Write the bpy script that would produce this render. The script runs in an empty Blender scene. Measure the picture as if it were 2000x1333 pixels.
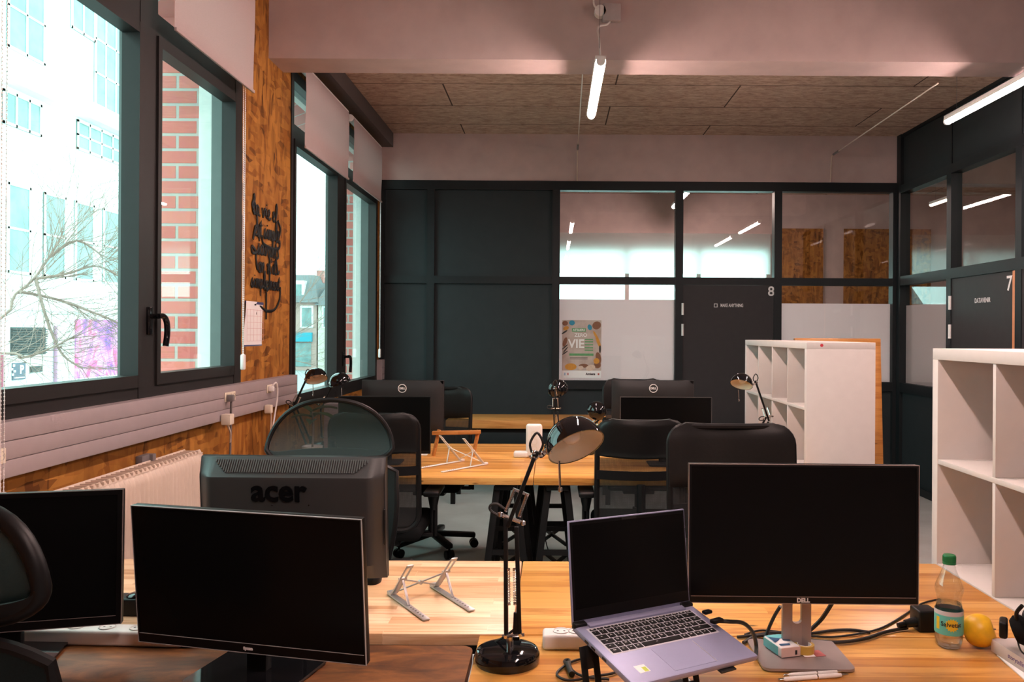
import bpy, bmesh, math, random
from mathutils import Vector, Matrix
random.seed(7)
PI = math.pi
C = bpy.context.scene.collection
# ------------------------------------------------------------------ camera model (2000 x 1333)
F, CX, CY, CH, RL = 1580.0, 1080.0, 650.0, 1.51, 0.006
def W(u, v, d):
    """world point seen at pixel (u, v) at distance d along the room"""
    dx, dy = u - CX, v - CY
    return Vector(((dx + RL*dy)*d/F, d, CH - (dy - RL*dx)*d/F))
def onz(u, v, z):
    """world point at height z seen at pixel (u, v)"""
    dx, dy = u - CX, v - CY
    return W(u, v, (CH - z)*F/(dy - RL*dx))
cd = bpy.data.cameras.new('camera'); cam = bpy.data.objects.new('camera', cd); C.objects.link(cam)
cd.sensor_fit = 'HORIZONTAL'; cd.sensor_width = 36; cd.lens = F/2000*36
cd.shift_x = -80/2000; cd.shift_y = -16.5/2000; cd.clip_start = .02; cd.clip_end = 400
cam.matrix_world = Matrix.Translation((0, 0, CH)) @ Matrix.Rotation(-RL, 4, 'Y') @ Matrix.Rotation(PI/2, 4, 'X')
bpy.context.scene.camera = cam

# ------------------------------------------------------------------ materials
def nt(name):
    m = bpy.data.materials.new(name); m.use_nodes = True
    t = m.node_tree; t.nodes.clear()
    o = t.nodes.new('ShaderNodeOutputMaterial')
    return m, t, o
def N(t, k, **kw):
    n = t.nodes.new(k)
    for a, b in kw.items():
        if a in n.inputs: n.inputs[a].default_value = b
        else: setattr(n, a, b)
    return n
def rgba(c): return (c[0], c[1], c[2], 1)
def srgb(r, g, b):
    f = lambda x: (x/255/12.92) if x/255 < .04045 else ((x/255+.055)/1.055)**2.4
    return (f(r), f(g), f(b))
def ramp(t, stops, interp='LINEAR'):
    n = t.nodes.new('ShaderNodeValToRGB'); e = n.color_ramp; e.interpolation = interp
    while len(e.elements) < len(stops): e.elements.new(.5)
    for k, (p, c) in enumerate(stops): e.elements[k].position = p; e.elements[k].color = rgba(c)
    return n
def coords(t, scale=(1, 1, 1), rot=(0, 0, 0)):
    tc = t.nodes.new('ShaderNodeTexCoord'); mp = t.nodes.new('ShaderNodeMapping')
    mp.inputs['Scale'].default_value = scale; mp.inputs['Rotation'].default_value = rot
    t.links.new(tc.outputs['Object'], mp.inputs['Vector']); return mp.outputs['Vector']
def mixc(t, a, b, fac, mode='MIX'):
    n = t.nodes.new('ShaderNodeMix'); n.data_type = 'RGBA'; n.blend_type = mode
    for s, v in ((6, a), (7, b)):
        if isinstance(v, (tuple, list)): n.inputs[s].default_value = rgba(v)
        else: t.links.new(v, n.inputs[s])
    if isinstance(fac, (int, float)): n.inputs[0].default_value = fac
    else: t.links.new(fac, n.inputs[0])
    return n.outputs[2]
def plain(name, col, rough=.5, metal=0, spec=.5, var=.06, vs=18, bump=0, coat=0, sheen=0):
    """Principled with a faint procedural unevenness"""
    m, t, o = nt(name); p = N(t, 'ShaderNodeBsdfPrincipled'); L = t.links.new
    p.inputs['Roughness'].default_value = rough; p.inputs['Metallic'].default_value = metal
    p.inputs['Specular IOR Level'].default_value = spec; p.inputs['Coat Weight'].default_value = coat
    n = N(t, 'ShaderNodeTexNoise', Scale=vs, Detail=4.0); L(coords(t), n.inputs['Vector'])
    a = tuple(x*(1-var) for x in col); b = tuple(min(1, x*(1+var)) for x in col)
    r = ramp(t, [(.3, a), (.7, b)]); L(n.outputs['Fac'], r.inputs['Fac']); L(r.outputs['Color'], p.inputs['Base Color'])
    if bump:
        bp = N(t, 'ShaderNodeBump', Strength=bump, Distance=.01); L(n.outputs['Fac'], bp.inputs['Height']); L(bp.outputs['Normal'], p.inputs['Normal'])
    L(p.outputs[0], o.inputs[0]); return m
def osb(name, dark, mid, light, s=1.0, spec=.2):
    m, t, o = nt(name); p = N(t, 'ShaderNodeBsdfPrincipled', Roughness=.65); L = t.links.new
    p.inputs['Specular IOR Level'].default_value = spec
    tc = N(t, 'ShaderNodeTexCoord')
    wn = N(t, 'ShaderNodeTexNoise', Scale=5.0*s, Detail=2.0); L(tc.outputs['Object'], wn.inputs['Vector'])
    sub = N(t, 'ShaderNodeVectorMath', operation='SUBTRACT'); L(wn.outputs['Color'], sub.inputs[0]); sub.inputs[1].default_value = (.5, .5, .5)
    sc = N(t, 'ShaderNodeVectorMath', operation='SCALE'); L(sub.outputs[0], sc.inputs[0]); sc.inputs['Scale'].default_value = .035/s
    add = N(t, 'ShaderNodeVectorMath', operation='ADD'); L(tc.outputs['Object'], add.inputs[0]); L(sc.outputs[0], add.inputs[1])
    cols = []
    for k, (scl, rot) in enumerate((((38*s, 38*s, 8*s), (.5, .2, .1)), ((26*s, 11*s, 42*s), (-.6, .4, .9)), ((45*s, 30*s, 9*s), (-.4, .6, .2)))):
        mp = N(t, 'ShaderNodeMapping'); mp.inputs['Scale'].default_value = scl; mp.inputs['Rotation'].default_value = rot
        L(add.outputs[0], mp.inputs['Vector'])
        v = N(t, 'ShaderNodeTexVoronoi', Scale=1.0); L(mp.outputs[0], v.inputs['Vector'])
        r = ramp(t, [(0, dark), (.3, mid), (.75, light), (1, tuple(min(1, x*1.15) for x in light))]); sr = N(t, 'ShaderNodeSeparateColor'); L(v.outputs['Color'], sr.inputs[0]); L(sr.outputs[0], r.inputs['Fac']); cols.append(r.outputs[0])
    n2 = N(t, 'ShaderNodeTexNoise', Scale=9*s, Detail=3.0); L(tc.outputs['Object'], n2.inputs['Vector'])
    q = ramp(t, [(.44, (0, 0, 0)), (.56, (1, 1, 1))]); L(n2.outputs['Fac'], q.inputs['Fac'])
    c1 = mixc(t, cols[0], cols[1], q.outputs[0]); c2 = mixc(t, c1, cols[2], .35)
    L(c2, p.inputs['Base Color'])
    L(p.outputs[0], o.inputs[0]); return m
def staves(name, cols, grain, rough=.35, bw=.55, rh=.045, knots=True, coat=.15):
    """glued solid-wood board: staves along X, grain and knots"""
    m, t, o = nt(name); p = N(t, 'ShaderNodeBsdfPrincipled', Roughness=rough); L = t.links.new
    p.inputs['Coat Weight'].default_value = coat; p.inputs['Coat Roughness'].default_value = .25
    v = coords(t)
    b = N(t, 'ShaderNodeTexBrick', Scale=1.0); b.offset = .37; b.offset_frequency = 2
    b.inputs['Brick Width'].default_value = bw; b.inputs['Row Height'].default_value = rh
    b.inputs['Mortar Size'].default_value = .0006; b.inputs['Bias'].default_value = -.1
    b.inputs['Color1'].default_value = (0, 0, 0, 1); b.inputs['Color2'].default_value = (1, 1, 1, 1); b.inputs['Mortar'].default_value = (.4, .4, .4, 1)
    L(v, b.inputs['Vector'])
    r = ramp(t, [(0, cols[0]), (.5, cols[1]), (1, cols[2])]); L(b.outputs['Color'], r.inputs['Fac'])
    mp = N(t, 'ShaderNodeMapping'); mp.inputs['Scale'].default_value = (1.6, 26, 26); L(v, mp.inputs['Vector'])
    n = N(t, 'ShaderNodeTexNoise', Scale=1.6, Detail=6.0, Roughness=.6, Distortion=.9)
    off = mixc(t, mp.outputs[0], b.outputs['Color'], .0); 
    ad = N(t, 'ShaderNodeVectorMath', operation='MULTIPLY_ADD'); L(b.outputs['Color'], ad.inputs[0]); ad.inputs[1].default_value = (7, 7, 7); L(mp.outputs[0], ad.inputs[2])
    L(ad.outputs[0], n.inputs['Vector'])
    g = ramp(t, [(.34, grain), (.52, (1, 1, 1)), (1, (1, 1, 1))]); L(n.outputs['Fac'], g.inputs['Fac'])
    col = mixc(t, r.outputs[0], g.outputs[0], .75, 'MULTIPLY')
    if knots:
        mk = N(t, 'ShaderNodeMapping'); mk.inputs['Scale'].default_value = (2.2, 7, 7); L(v, mk.inputs['Vector'])
        vo = N(t, 'ShaderNodeTexVoronoi', Scale=1.5); L(mk.outputs[0], vo.inputs['Vector'])
        k = ramp(t, [(.035, (1, 1, 1)), (.075, (0, 0, 0))]); L(vo.outputs['Distance'], k.inputs['Fac'])
        col = mixc(t, col, tuple(x*.3 for x in cols[0]), k.outputs[0])
    L(col, p.inputs['Base Color']); L(p.outputs[0], o.inputs[0]); return m
def brickmat(name):
    m, t, o = nt(name); p = N(t, 'ShaderNodeBsdfPrincipled', Roughness=.9); L = t.links.new
    tc = N(t, 'ShaderNodeTexCoord'); sx = N(t, 'ShaderNodeSeparateXYZ'); L(tc.outputs['Object'], sx.inputs[0])
    s = N(t, 'ShaderNodeMath', operation='ADD'); L(sx.outputs['X'], s.inputs[0]); L(sx.outputs['Y'], s.inputs[1])
    cx = N(t, 'ShaderNodeCombineXYZ'); L(s.outputs[0], cx.inputs['X']); L(sx.outputs['Z'], cx.inputs['Y'])
    b = N(t, 'ShaderNodeTexBrick', Scale=1.0); b.inputs['Brick Width'].default_value = .23; b.inputs['Row Height'].default_value = .084
    b.inputs['Mortar Size'].default_value = .009; b.inputs['Mortar Smooth'].default_value = .2
    b.inputs['Color1'].default_value = rgba((.60, .16, .14)); b.inputs['Color2'].default_value = rgba((.72, .24, .20)); b.inputs['Mortar'].default_value = rgba((.50, .45, .42))
    L(cx.outputs[0], b.inputs['Vector'])
    n = N(t, 'ShaderNodeTexNoise', Scale=30.0, Detail=4.0); L(tc.outputs['Object'], n.inputs['Vector'])
    col = mixc(t, b.outputs['Color'], n.outputs['Color'], .12, 'OVERLAY'); L(col, p.inputs['Base Color'])
    bp = N(t, 'ShaderNodeBump', Strength=.6, Distance=.01); L(b.outputs['Fac'], bp.inputs['Height']); bp.invert = True; L(bp.outputs['Normal'], p.inputs['Normal'])
    L(p.outputs[0], o.inputs[0]); return m
def glassmat(name, tint=(.86, 1, .98), f0=.04, rough=0.0):
    """clear pane: Schlick reflection over a tinted see-through"""
    m, t, o = nt(name); L = t.links.new
    tr = N(t, 'ShaderNodeBsdfTransparent'); tr.inputs[0].default_value = rgba(tint)
    g = N(t, 'ShaderNodeBsdfGlossy', Roughness=rough); f = N(t, 'ShaderNodeLayerWeight', Blend=.5)
    pw = N(t, 'ShaderNodeMath', operation='POWER'); L(f.outputs['Facing'], pw.inputs[0]); pw.inputs[1].default_value = 5
    ma = N(t, 'ShaderNodeMath', operation='MULTIPLY_ADD'); L(pw.outputs[0], ma.inputs[0]); ma.inputs[1].default_value = 1-f0; ma.inputs[2].default_value = f0
    mx = N(t, 'ShaderNodeMixShader'); L(ma.outputs[0], mx.inputs[0]); L(tr.outputs[0], mx.inputs[1]); L(g.outputs[0], mx.inputs[2])
    L(mx.outputs[0], o.inputs[0]); return m
def meshmat(name, col, hole, scale=260, rough=.7):
    """woven chair netting: a share of it is open holes"""
    m, t, o = nt(name); L = t.links.new
    d = N(t, 'ShaderNodeBsdfPrincipled', Roughness=rough); d.inputs['Base Color'].default_value = rgba(col); d.inputs['Sheen Weight'].default_value = .0
    tr = N(t, 'ShaderNodeBsdfTransparent'); v = N(t, 'ShaderNodeTexVoronoi', Scale=scale); v.inputs['Randomness'].default_value = .15
    L(coords(t), v.inputs['Vector'])
    r = ramp(t, [(.0, (hole*1.2,)*3), (.5, (hole*.8,)*3)]); L(v.outputs['Distance'], r.inputs['Fac'])
    mx = N(t, 'ShaderNodeMixShader'); L(r.outputs[0], mx.inputs[0]); L(d.outputs[0], mx.inputs[1]); L(tr.outputs[0], mx.inputs[2])
    L(mx.outputs[0], o.inputs[0]); return m
def cloth_translucent(name, col, tl=.35):
    m, t, o = nt(name); L = t.links.new
    d = N(t, 'ShaderNodeBsdfDiffuse'); d.inputs[0].default_value = rgba(col)
    tr = N(t, 'ShaderNodeBsdfTranslucent'); tr.inputs[0].default_value = rgba(col)
    n = N(t, 'ShaderNodeTexNoise', Scale=60.0, Detail=3.0); L(coords(t, (1, 1, 8)), n.inputs['Vector'])
    r = ramp(t, [(.3, tuple(x*.94 for x in col)), (.7, col)]); L(n.outputs['Fac'], r.inputs['Fac']); L(r.outputs[0], d.inputs[0])
    mx = N(t, 'ShaderNodeMixShader'); mx.inputs[0].default_value = tl; L(d.outputs[0], mx.inputs[1]); L(tr.outputs[0], mx.inputs[2])
    L(mx.outputs[0], o.inputs[0]); return m
def emit(name, col, s):
    m, t, o = nt(name); e = N(t, 'ShaderNodeEmission', Strength=s); e.inputs[0].default_value = rgba(col); t.links.new(e.outputs[0], o.inputs[0]); return m

M = {}
M['osb'] = osb('osb', (.07, .022, .004), (.23, .080, .012), (.38, .165, .033), .72)
M['osb_ceil'] = None
M['concrete'] = plain('painted_concrete', (.50, .385, .365), .85, var=.07, vs=6, bump=.15)
M['soffit'] = M['concrete']
M['dark'] = plain('dark_partition_paint', (.026, .032, .035), .55, var=.05, vs=9, spec=.12)
M['darkframe'] = plain('dark_frame_paint', (.012, .015, .017), .45, var=.05, spec=.2)
M['door'] = plain('dark_door_paint', (.036, .034, .036), .5, var=.04, spec=.15)
M['winframe'] = plain('anthracite_window_frame', (.018, .017, .017), .45, var=.05, spec=.25)
M['alu'] = plain('weathered_outer_frame', (.13, .15, .145), .5, var=.05)
M['plaster'] = plain('white_reveal_plaster', (.80, .80, .77), .9, var=.04)
M['brick'] = brickmat('red_brick')
M['glass'] = glassmat('window_glass', (.94, 1, .985), .025)
M['glass_in'] = glassmat('partition_glass', (.97, .98, .98), .05)
M['film'] = cloth_translucent('frosted_film', (.88, .72, .74), .6)
M['blind'] = cloth_translucent('blind_fabric', (.47, .375, .365), .12)
M['sheer'] = cloth_translucent('sheer_blind', (.80, .84, .83), .7)
M['white'] = plain('white_laminate', (.64, .58, .555), .45, var=.02)
M['whiteplastic'] = plain('white_plastic', (.80, .76, .74), .35, var=.02)
M['cream'] = plain('cream_enamel', (.62, .50, .41), .4, var=.03)
M['trunk'] = plain('trunking_plastic', (.33, .275, .285), .5, var=.03)
M['black'] = plain('black_plastic', (.006, .006, .0065), .42, var=.1, spec=.22)
M['blackmatte'] = plain('black_matte_fabric', (.007, .0075, .008), .9, var=.15, vs=200, spec=.1)
M['leather'] = plain('black_leatherette', (.007, .0065, .0065), .36, var=.1, vs=60, spec=.25, bump=.05)
M['gloss'] = plain('black_gloss_enamel', (.005, .005, .006), .05, var=.05)
M['screen'] = plain('dark_screen', (.004, .004, .0042), .22, var=.02, spec=.10)
M['chrome'] = plain('chrome', (.75, .72, .70), .15, 1, var=.02)
M['silver'] = plain('anodised_silver', (.62, .60, .60), .35, .75, var=.02)
M['taupe'] = plain('brushed_taupe_metal', (.34, .28, .27), .38, .5, var=.04)
M['laptop'] = plain('laptop_metal', (.29, .30, .45), .5, .3, var=.02)
M['steel'] = plain('black_steel', (.007, .0075, .008), .45, var=.08, spec=.2)
M['shade_in'] = plain('cream_shade_lining', (.93, .82, .62), .5, var=.03)
M['bulb'] = plain('frosted_bulb', (.85, .78, .7), .25, var=.02)
M['pine'] = staves('pale_pine_board', ((.70, .42, .22), (.88, .62, .38), (.93, .72, .49)), (.72, .50, .34), .4, .42, .052)
M['orange'] = staves('oiled_pine_board', ((.57, .25, .05), (.73, .365, .09), (.82, .47, .15)), (.62, .36, .17), .35, 1.1, .055)
M['rustic'] = staves('dark_rustic_board', ((.10, .030, .008), (.22, .075, .018), (.34, .14, .04)), (.16, .09, .05), .42, 3, .9, False, .0)
def rustic():
    m, t, o = nt('dark_rustic_board'); p = N(t, 'ShaderNodeBsdfPrincipled', Roughness=.42); L = t.links.new
    n = N(t, 'ShaderNodeTexNoise', Scale=1.0, Detail=9.0, Roughness=.68, Distortion=.8); L(coords(t, (3.2, 11, 11)), n.inputs['Vector'])
    r = ramp(t, [(.32, (.025, .008, .003)), (.45, (.10, .034, .009)), (.58, (.22, .080, .020)), (.72, (.34, .15, .045))]); L(n.outputs['Fac'], r.inputs[0])
    L(r.outputs[0], p.inputs['Base Color']); L(p.outputs[0], o.inputs[0]); return m
M['rustic'] = rustic()
M['wood'] = staves('plain_orange_wood', ((.50, .21, .05), (.58, .26, .07), (.62, .30, .09)), (.6, .4, .2), .4, 2.5, .2)
M['floor'] = plain('screed_floor', (.42, .45, .44), .42, var=.14, vs=3)
M['paper'] = plain('white_paper', (.80, .78, .78), .8, var=.01)
M['letter'] = plain('pale_lettering', (.72, .70, .70), .6, var=.01)
M['cord'] = plain('black_cable', (.009, .009, .009), .5, var=.05)
M['cordgrey'] = plain('grey_cable', (.16, .14, .14), .5, var=.05)
M['socket'] = plain('ivory_socket', (.72, .64, .52), .4, var=.03)
M['tube'] = emit('led_tube', (1, .72, .65), 165)
M['tube_far'] = emit('led_tube_warm', (1, .74, .52), 14)
M['green'] = plain('green_cap', (.012, .17, .05), .4, var=.04)
M['bark'] = plain('grey_brown_bark', (.30, .21, .18), .9, var=.2, vs=40)
M['leaf'] = plain('olive_leaf', (.05, .09, .03), .4, var=.2)
M['facade'] = plain('white_render', (.80, .82, .80), .9, var=.05, vs=2)
M['extglass'] = plain('teal_outer_glazing', (.18, .27, .27), .15, var=.25, vs=2)
M['extdark'] = plain('dark_grille', (.05, .05, .05), .6)
M['asphalt'] = plain('asphalt', (.30, .31, .31), .9, var=.1)

def ceilmat():
    m, t, o = nt('ceiling_wood_wool'); p = N(t, 'ShaderNodeBsdfPrincipled', Roughness=.9); L = t.links.new
    v = coords(t)
    n = N(t, 'ShaderNodeTexNoise', Scale=9.0, Detail=7.0, Roughness=.75, Distortion=.6); L(coords(t, (1.2, 3.2, 1)), n.inputs['Vector'])
    r = ramp(t, [(.36, (.34, .20, .145)), (.5, (.54, .36, .27)), (.66, (.70, .51, .40))]); L(n.outputs['Fac'], r.inputs['Fac'])
    b = N(t, 'ShaderNodeTexBrick', Scale=1.0); b.offset = .42
    b.inputs['Brick Width'].default_value = 2.4; b.inputs['Row Height'].default_value = .63; b.inputs['Mortar Size'].default_value = .006; b.inputs['Mortar Smooth'].default_value = 0
    mp = N(t, 'ShaderNodeMapping'); mp.inputs['Location'].default_value = (.9, .415, 0); L(v, mp.inputs[0]); L(mp.outputs[0], b.inputs['Vector'])
    col = mixc(t, r.outputs[0], (.07, .035, .022), b.outputs['Fac']); L(col, p.inputs['Base Color'])
    L(p.outputs[0], o.inputs[0]); return m
M['osb_ceil'] = ceilmat()

# ------------------------------------------------------------------ mesh building
def cat_rom(pts, n):
    pts = [Vector(p) for p in pts]
    if n <= 1 or len(pts) < 3: return pts
    out = []
    for i in range(len(pts)-1):
        p0 = pts[max(i-1, 0)]; p1 = pts[i]; p2 = pts[i+1]; p3 = pts[min(i+2, len(pts)-1)]
        for k in range(n):
            s = k/n
            out.append(.5*((2*p1) + (p2-p0)*s + (2*p0-5*p1+4*p2-p3)*s*s + (3*p1-p0-3*p2+p3)*s**3))
    out.append(pts[-1]); return out
def frame_to(p0, p1, up=(0, 0, 1)):
    z = (Vector(p1)-Vector(p0)).normalized(); u = Vector(up)
    if abs(z.dot(u)) > .98: u = Vector((0, 1, 0))
    x = u.cross(z).normalized(); y = z.cross(x)
    return Matrix(((x.x, y.x, z.x, p0[0]), (x.y, y.y, z.y, p0[1]), (x.z, y.z, z.z, p0[2]), (0, 0, 0, 1)))
class MB:
    def __init__(s, T=None): s.bm = bmesh.new(); s.T = T or Matrix()
    def raw(s, verts, faces, mi=0, X=None):
        X = s.T @ X if X is not None else s.T
        vs = [s.bm.verts.new(X @ Vector(v)) for v in verts]
        for f in faces:
            try: q = s.bm.faces.new([vs[i] for i in f]); q.material_index = mi
            except ValueError: pass
        return s
    def box(s, c, size, rot=None, bevel=0, seg=2, mi=0):
        b = bmesh.new(); bmesh.ops.create_cube(b, size=1); bmesh.ops.scale(b, vec=size, verts=b.verts)
        if bevel: bmesh.ops.bevel(b, geom=b.edges[:], offset=bevel, segments=seg, affect='EDGES', profile=.5)
        X = Matrix.Translation(c)
        if rot is not None: X = X @ (rot if isinstance(rot, Matrix) else (Matrix.Rotation(rot[2], 4, 'Z') @ Matrix.Rotation(rot[1], 4, 'Y') @ Matrix.Rotation(rot[0], 4, 'X')))
        b.verts.index_update(); s.raw([v.co.copy() for v in b.verts], [[v.index for v in f.verts] for f in b.faces], mi, X); b.free(); return s
    def span(s, a, b, bevel=0, seg=2, mi=0):
        """box between two opposite corners"""
        return s.box([(a[i]+b[i])/2 for i in range(3)], [abs(b[i]-a[i]) for i in range(3)], None, bevel, seg, mi)
    def bar(s, p0, p1, w, h, bevel=0, mi=0, up=(0, 0, 1)):
        X = frame_to(p0, p1, up); l = (Vector(p1)-Vector(p0)).length
        return s.box((0, 0, 0), (w, h, l), None, bevel, 2, mi) if False else s._boxX(X @ Matrix.Translation((0, 0, l/2)), (w, h, l), bevel, mi)
    def _boxX(s, X, size, bevel, mi):
        T = s.T; s.T = T @ X; s.box((0, 0, 0), size, None, bevel, 2, mi); s.T = T; return s
    def cyl(s, p0, p1, r0, r1=None, n=16, mi=0):
        r1 = r0 if r1 is None else r1; X = frame_to(p0, p1); l = (Vector(p1)-Vector(p0)).length
        return s.lathe([(0, 0), (r0, 0), (r1, l), (0, l)], n, X, mi)
    def lathe(s, prof, n=24, X=None, mi=0):
        vs, fs, rings = [], [], []
        for r, z in prof:
            if r < 1e-6: rings.append([len(vs)]); vs.append((0, 0, z))
            else:
                rings.append(list(range(len(vs), len(vs)+n)))
                vs += [(r*math.cos(2*PI*k/n), r*math.sin(2*PI*k/n), z) for k in range(n)]
        for a, b in zip(rings, rings[1:]):
            if len(a) == 1 and len(b) == 1: continue
            for k in range(n):
                k2 = (k+1) % n
                if len(a) == 1: fs.append((a[0], b[k2], b[k]))
                elif len(b) == 1: fs.append((a[k], a[k2], b[0]))
                else: fs.append((a[k], a[k2], b[k2], b[k]))
        return s.raw(vs, fs, mi, X)
    def tube(s, pts, r, n=8, sm=1, closed=False, mi=0, r1=None):
        pts = [Vector(p) for p in pts]
        if closed:
            q = cat_rom(pts[-2:] + pts + pts[:2], sm) if sm > 1 else pts
            if sm > 1: q = q[2*sm - sm + 0:][:len(pts)*sm] if False else q[sm*2:sm*2+len(pts)*sm]
            pts = q
        else: pts = cat_rom(pts, sm)
        m = len(pts); vs, fs = [], []
        prev = None
        for i, p in enumerate(pts):
            a = pts[(i-1) % m] if (closed or i > 0) else p; b = pts[(i+1) % m] if (closed or i < m-1) else p
            t = (b-a)
            t = t.normalized() if t.length > 1e-9 else Vector((0, 0, 1))
            if prev is None:
                u = Vector((0, 0, 1)) if abs(t.z) < .9 else Vector((1, 0, 0))
                x = u.cross(t).normalized()
            else:
                x = prev - t*prev.dot(t)
                x = x.normalized() if x.length > 1e-6 else Vector((1, 0, 0))
            prev = x; y = t.cross(x)
            rr = r if r1 is None else r + (r1-r)*i/max(1, m-1)
            vs += [p + x*rr*math.cos(2*PI*k/n) + y*rr*math.sin(2*PI*k/n) for k in range(n)]
        rng = m if closed else m-1
        for i in range(rng):
            j = (i+1) % m
            for k in range(n): fs.append((i*n+k, i*n+(k+1) % n, j*n+(k+1) % n, j*n+k))
        if not closed: fs += [tuple(range(n))[::-1], tuple((m-1)*n+k for k in range(n))]
        return s.raw(vs, fs, mi)
    def prism(s, outline, z0, z1, X=None, mi=0):
        n = len(outline); vs = [(x, y, z0) for x, y in outline] + [(x, y, z1) for x, y in outline]
        fs = [tuple(range(n))[::-1], tuple(range(n, 2*n))] + [(i, (i+1) % n, n+(i+1) % n, n+i) for i in range(n)]
        return s.raw(vs, fs, mi, X)
    def sheet(s, fn, nu, nv, th=0, mi=0):
        """surface fn(u, v) -> point, with a thickness th along local y"""
        vs = [Vector(fn(i/nu, j/nv)) for j in range(nv+1) for i in range(nu+1)]; w = nu+1; fs = []
        for j in range(nv):
            for i in range(nu): fs.append((j*w+i, j*w+i+1, (j+1)*w+i+1, (j+1)*w+i))
        if th:
            k = len(vs); vs += [v + Vector((0, th, 0)) for v in vs]; fs += [tuple(x+k for x in f[::-1]) for f in fs]
            edge = [j for j in range(w)] + [j*w+nu for j in range(1, nv+1)] + [nv*w+i for i in range(nu-1, -1, -1)] + [j*w for j in range(nv-1, 0, -1)]
            for a, b in zip(edge, edge[1:]+edge[:1]): fs.append((b, a, a+k, b+k))
        return s.raw(vs, fs, mi)
    def text(s, body, size, X, depth=.0006, mi=0, align='CENTER', space=1.0, bold=0):
        c = bpy.data.curves.new('t', 'FONT'); c.body = body; c.size = size; c.extrude = depth; c.align_x = align; c.align_y = 'CENTER'; c.resolution_u = 3; c.space_character = space; c.offset = bold
        o = bpy.data.objects.new('t', c); C.objects.link(o)
        bpy.context.view_layer.update()
        me = bpy.data.meshes.new_from_object(o.evaluated_get(bpy.context.evaluated_depsgraph_get()))
        s.raw([v.co.copy() for v in me.vertices], [tuple(p.vertices) for p in me.polygons], mi, X)
        bpy.data.objects.remove(o); bpy.data.curves.remove(c); bpy.data.meshes.remove(me); return s
    def build(s, name, mats, parent=None, loc=None, angle=38, smooth=True):
        bmesh.ops.recalc_face_normals(s.bm, faces=s.bm.faces[:])
        me = bpy.data.meshes.new(name); s.bm.to_mesh(me); s.bm.free()
        for m in (mats if isinstance(mats, (list, tuple)) else [mats]): me.materials.append(M[m] if isinstance(m, str) else m)
        if smooth and len(me.polygons):
            me.polygons.foreach_set('use_smooth', [True]*len(me.polygons)); me.set_sharp_from_angle(angle=math.radians(angle))
        o = bpy.data.objects.new(name, me); C.objects.link(o)
        if parent is not None: o.parent = parent
        if loc is not None: o.location = loc
        return o
def tag(o, label, cat, group=None):
    o['label'] = label; o['category'] = cat
    if group: o['group'] = group
    return o
def thing(name, label, cat, loc=(0, 0, 0), rotz=0, group=None):
    o = bpy.data.objects.new(name, None); C.objects.link(o); o.location = loc; o.rotation_euler = (0, 0, rotz); o.empty_display_size = .1
    return tag(o, label, cat, group)
def struct(o): o['kind'] = 'structure'; return o
def empty_struct(name, loc=(0, 0, 0)):
    o = bpy.data.objects.new(name, None); C.objects.link(o); o.location = loc; return struct(o)
def dup(root, loc, rotz, label, group=None):
    r = root.copy(); C.objects.link(r); r.location = loc; r.rotation_euler = (0, 0, rotz); r['label'] = label
    if group: r['group'] = group
    for ch in list(root.children):
        c = ch.copy(); C.objects.link(c); c.parent = r
        for g in ch.children:
            d = g.copy(); C.objects.link(d); d.parent = c
    return r
FACE_CAM = Matrix(((1, 0, 0, 0), (0, 0, -1, 0), (0, 1, 0, 0), (0, 0, 0, 1)))      # lettering that faces -Y
FACE_BACK = Matrix(((-1, 0, 0, 0), (0, 0, 1, 0), (0, 1, 0, 0), (0, 0, 0, 1)))     # faces +Y
FACE_RIGHT = Matrix(((0, 0, 1, 0), (1, 0, 0, 0), (0, 1, 0, 0), (0, 0, 0, 1)))     # on the left wall, faces +X
FACE_LEFT = Matrix(((0, 0, -1, 0), (-1, 0, 0, 0), (0, 1, 0, 0), (0, 0, 0, 1)))    # on the right wall, faces -X
def at(p, Mx): return Matrix.Translation(p) @ Mx
# ------------------------------------------------------------------ the room
XL, XR, YB, ZC = -1.75, 3.466, 8.15, 3.51
Y0 = -4.0
W1 = (1.75, 4.52); W2 = (5.37, 8.01); WZ = (1.22, 3.26); Z2 = .98
def S(name, spans, mat, parent=None):
    b = MB()
    for a, c in spans: b.span(a, c)
    o = b.build(name, mat, parent)
    return struct(o) if parent is None else o
S('floor', [((-2.25, Y0, -.12), (7.5, 12.2, 0))], 'floor')
S('ceiling', [((-2.25, 5.0, ZC), (7.5, 12.2, ZC+.15))], 'osb_ceil')
S('ceiling_front', [((-2.25, Y0, 3.95), (XR+.2, 4.95, 4.1))], 'concrete')
b = MB()
b.span((-1.765, 4.95, 3.18), (XR+.018, 5.225, 4.1))
struct(b.build('ceiling_beam', 'concrete'))
# left wall: boarded inside, plaster reveal, brick outside
wl = empty_struct('wall_left')
def wl_spans(x0, x1):
    return [((x0, Y0, 0), (x1, W2[0], WZ[0])), ((x0, W2[0], 0), (x1, W2[1], Z2)), ((x0, W2[1], 0), (x1, YB+.1, WZ[0])), ((x0, Y0, WZ[1]), (x1, YB+.1, 4.1)), ((x0, Y0, WZ[0]), (x1, W1[0], WZ[1])),
            ((x0, W1[1], WZ[0]), (x1, W2[0], WZ[1])), ((x0, W2[1], WZ[0]), (x1, YB+.1, WZ[1]))]
S('osb_lining', wl_spans(XL, -1.80), 'osb', wl)
S('plaster_reveal', wl_spans(-1.80, -1.985), 'plaster', wl)
S('brick_outer_leaf', wl_spans(-1.985, -2.24), 'brick', wl)
# rear part of the room, behind the camera
S('wall_rear', [((-2.25, Y0-.15, 0), (XR+.2, Y0, 4.1))], 'concrete')
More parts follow.
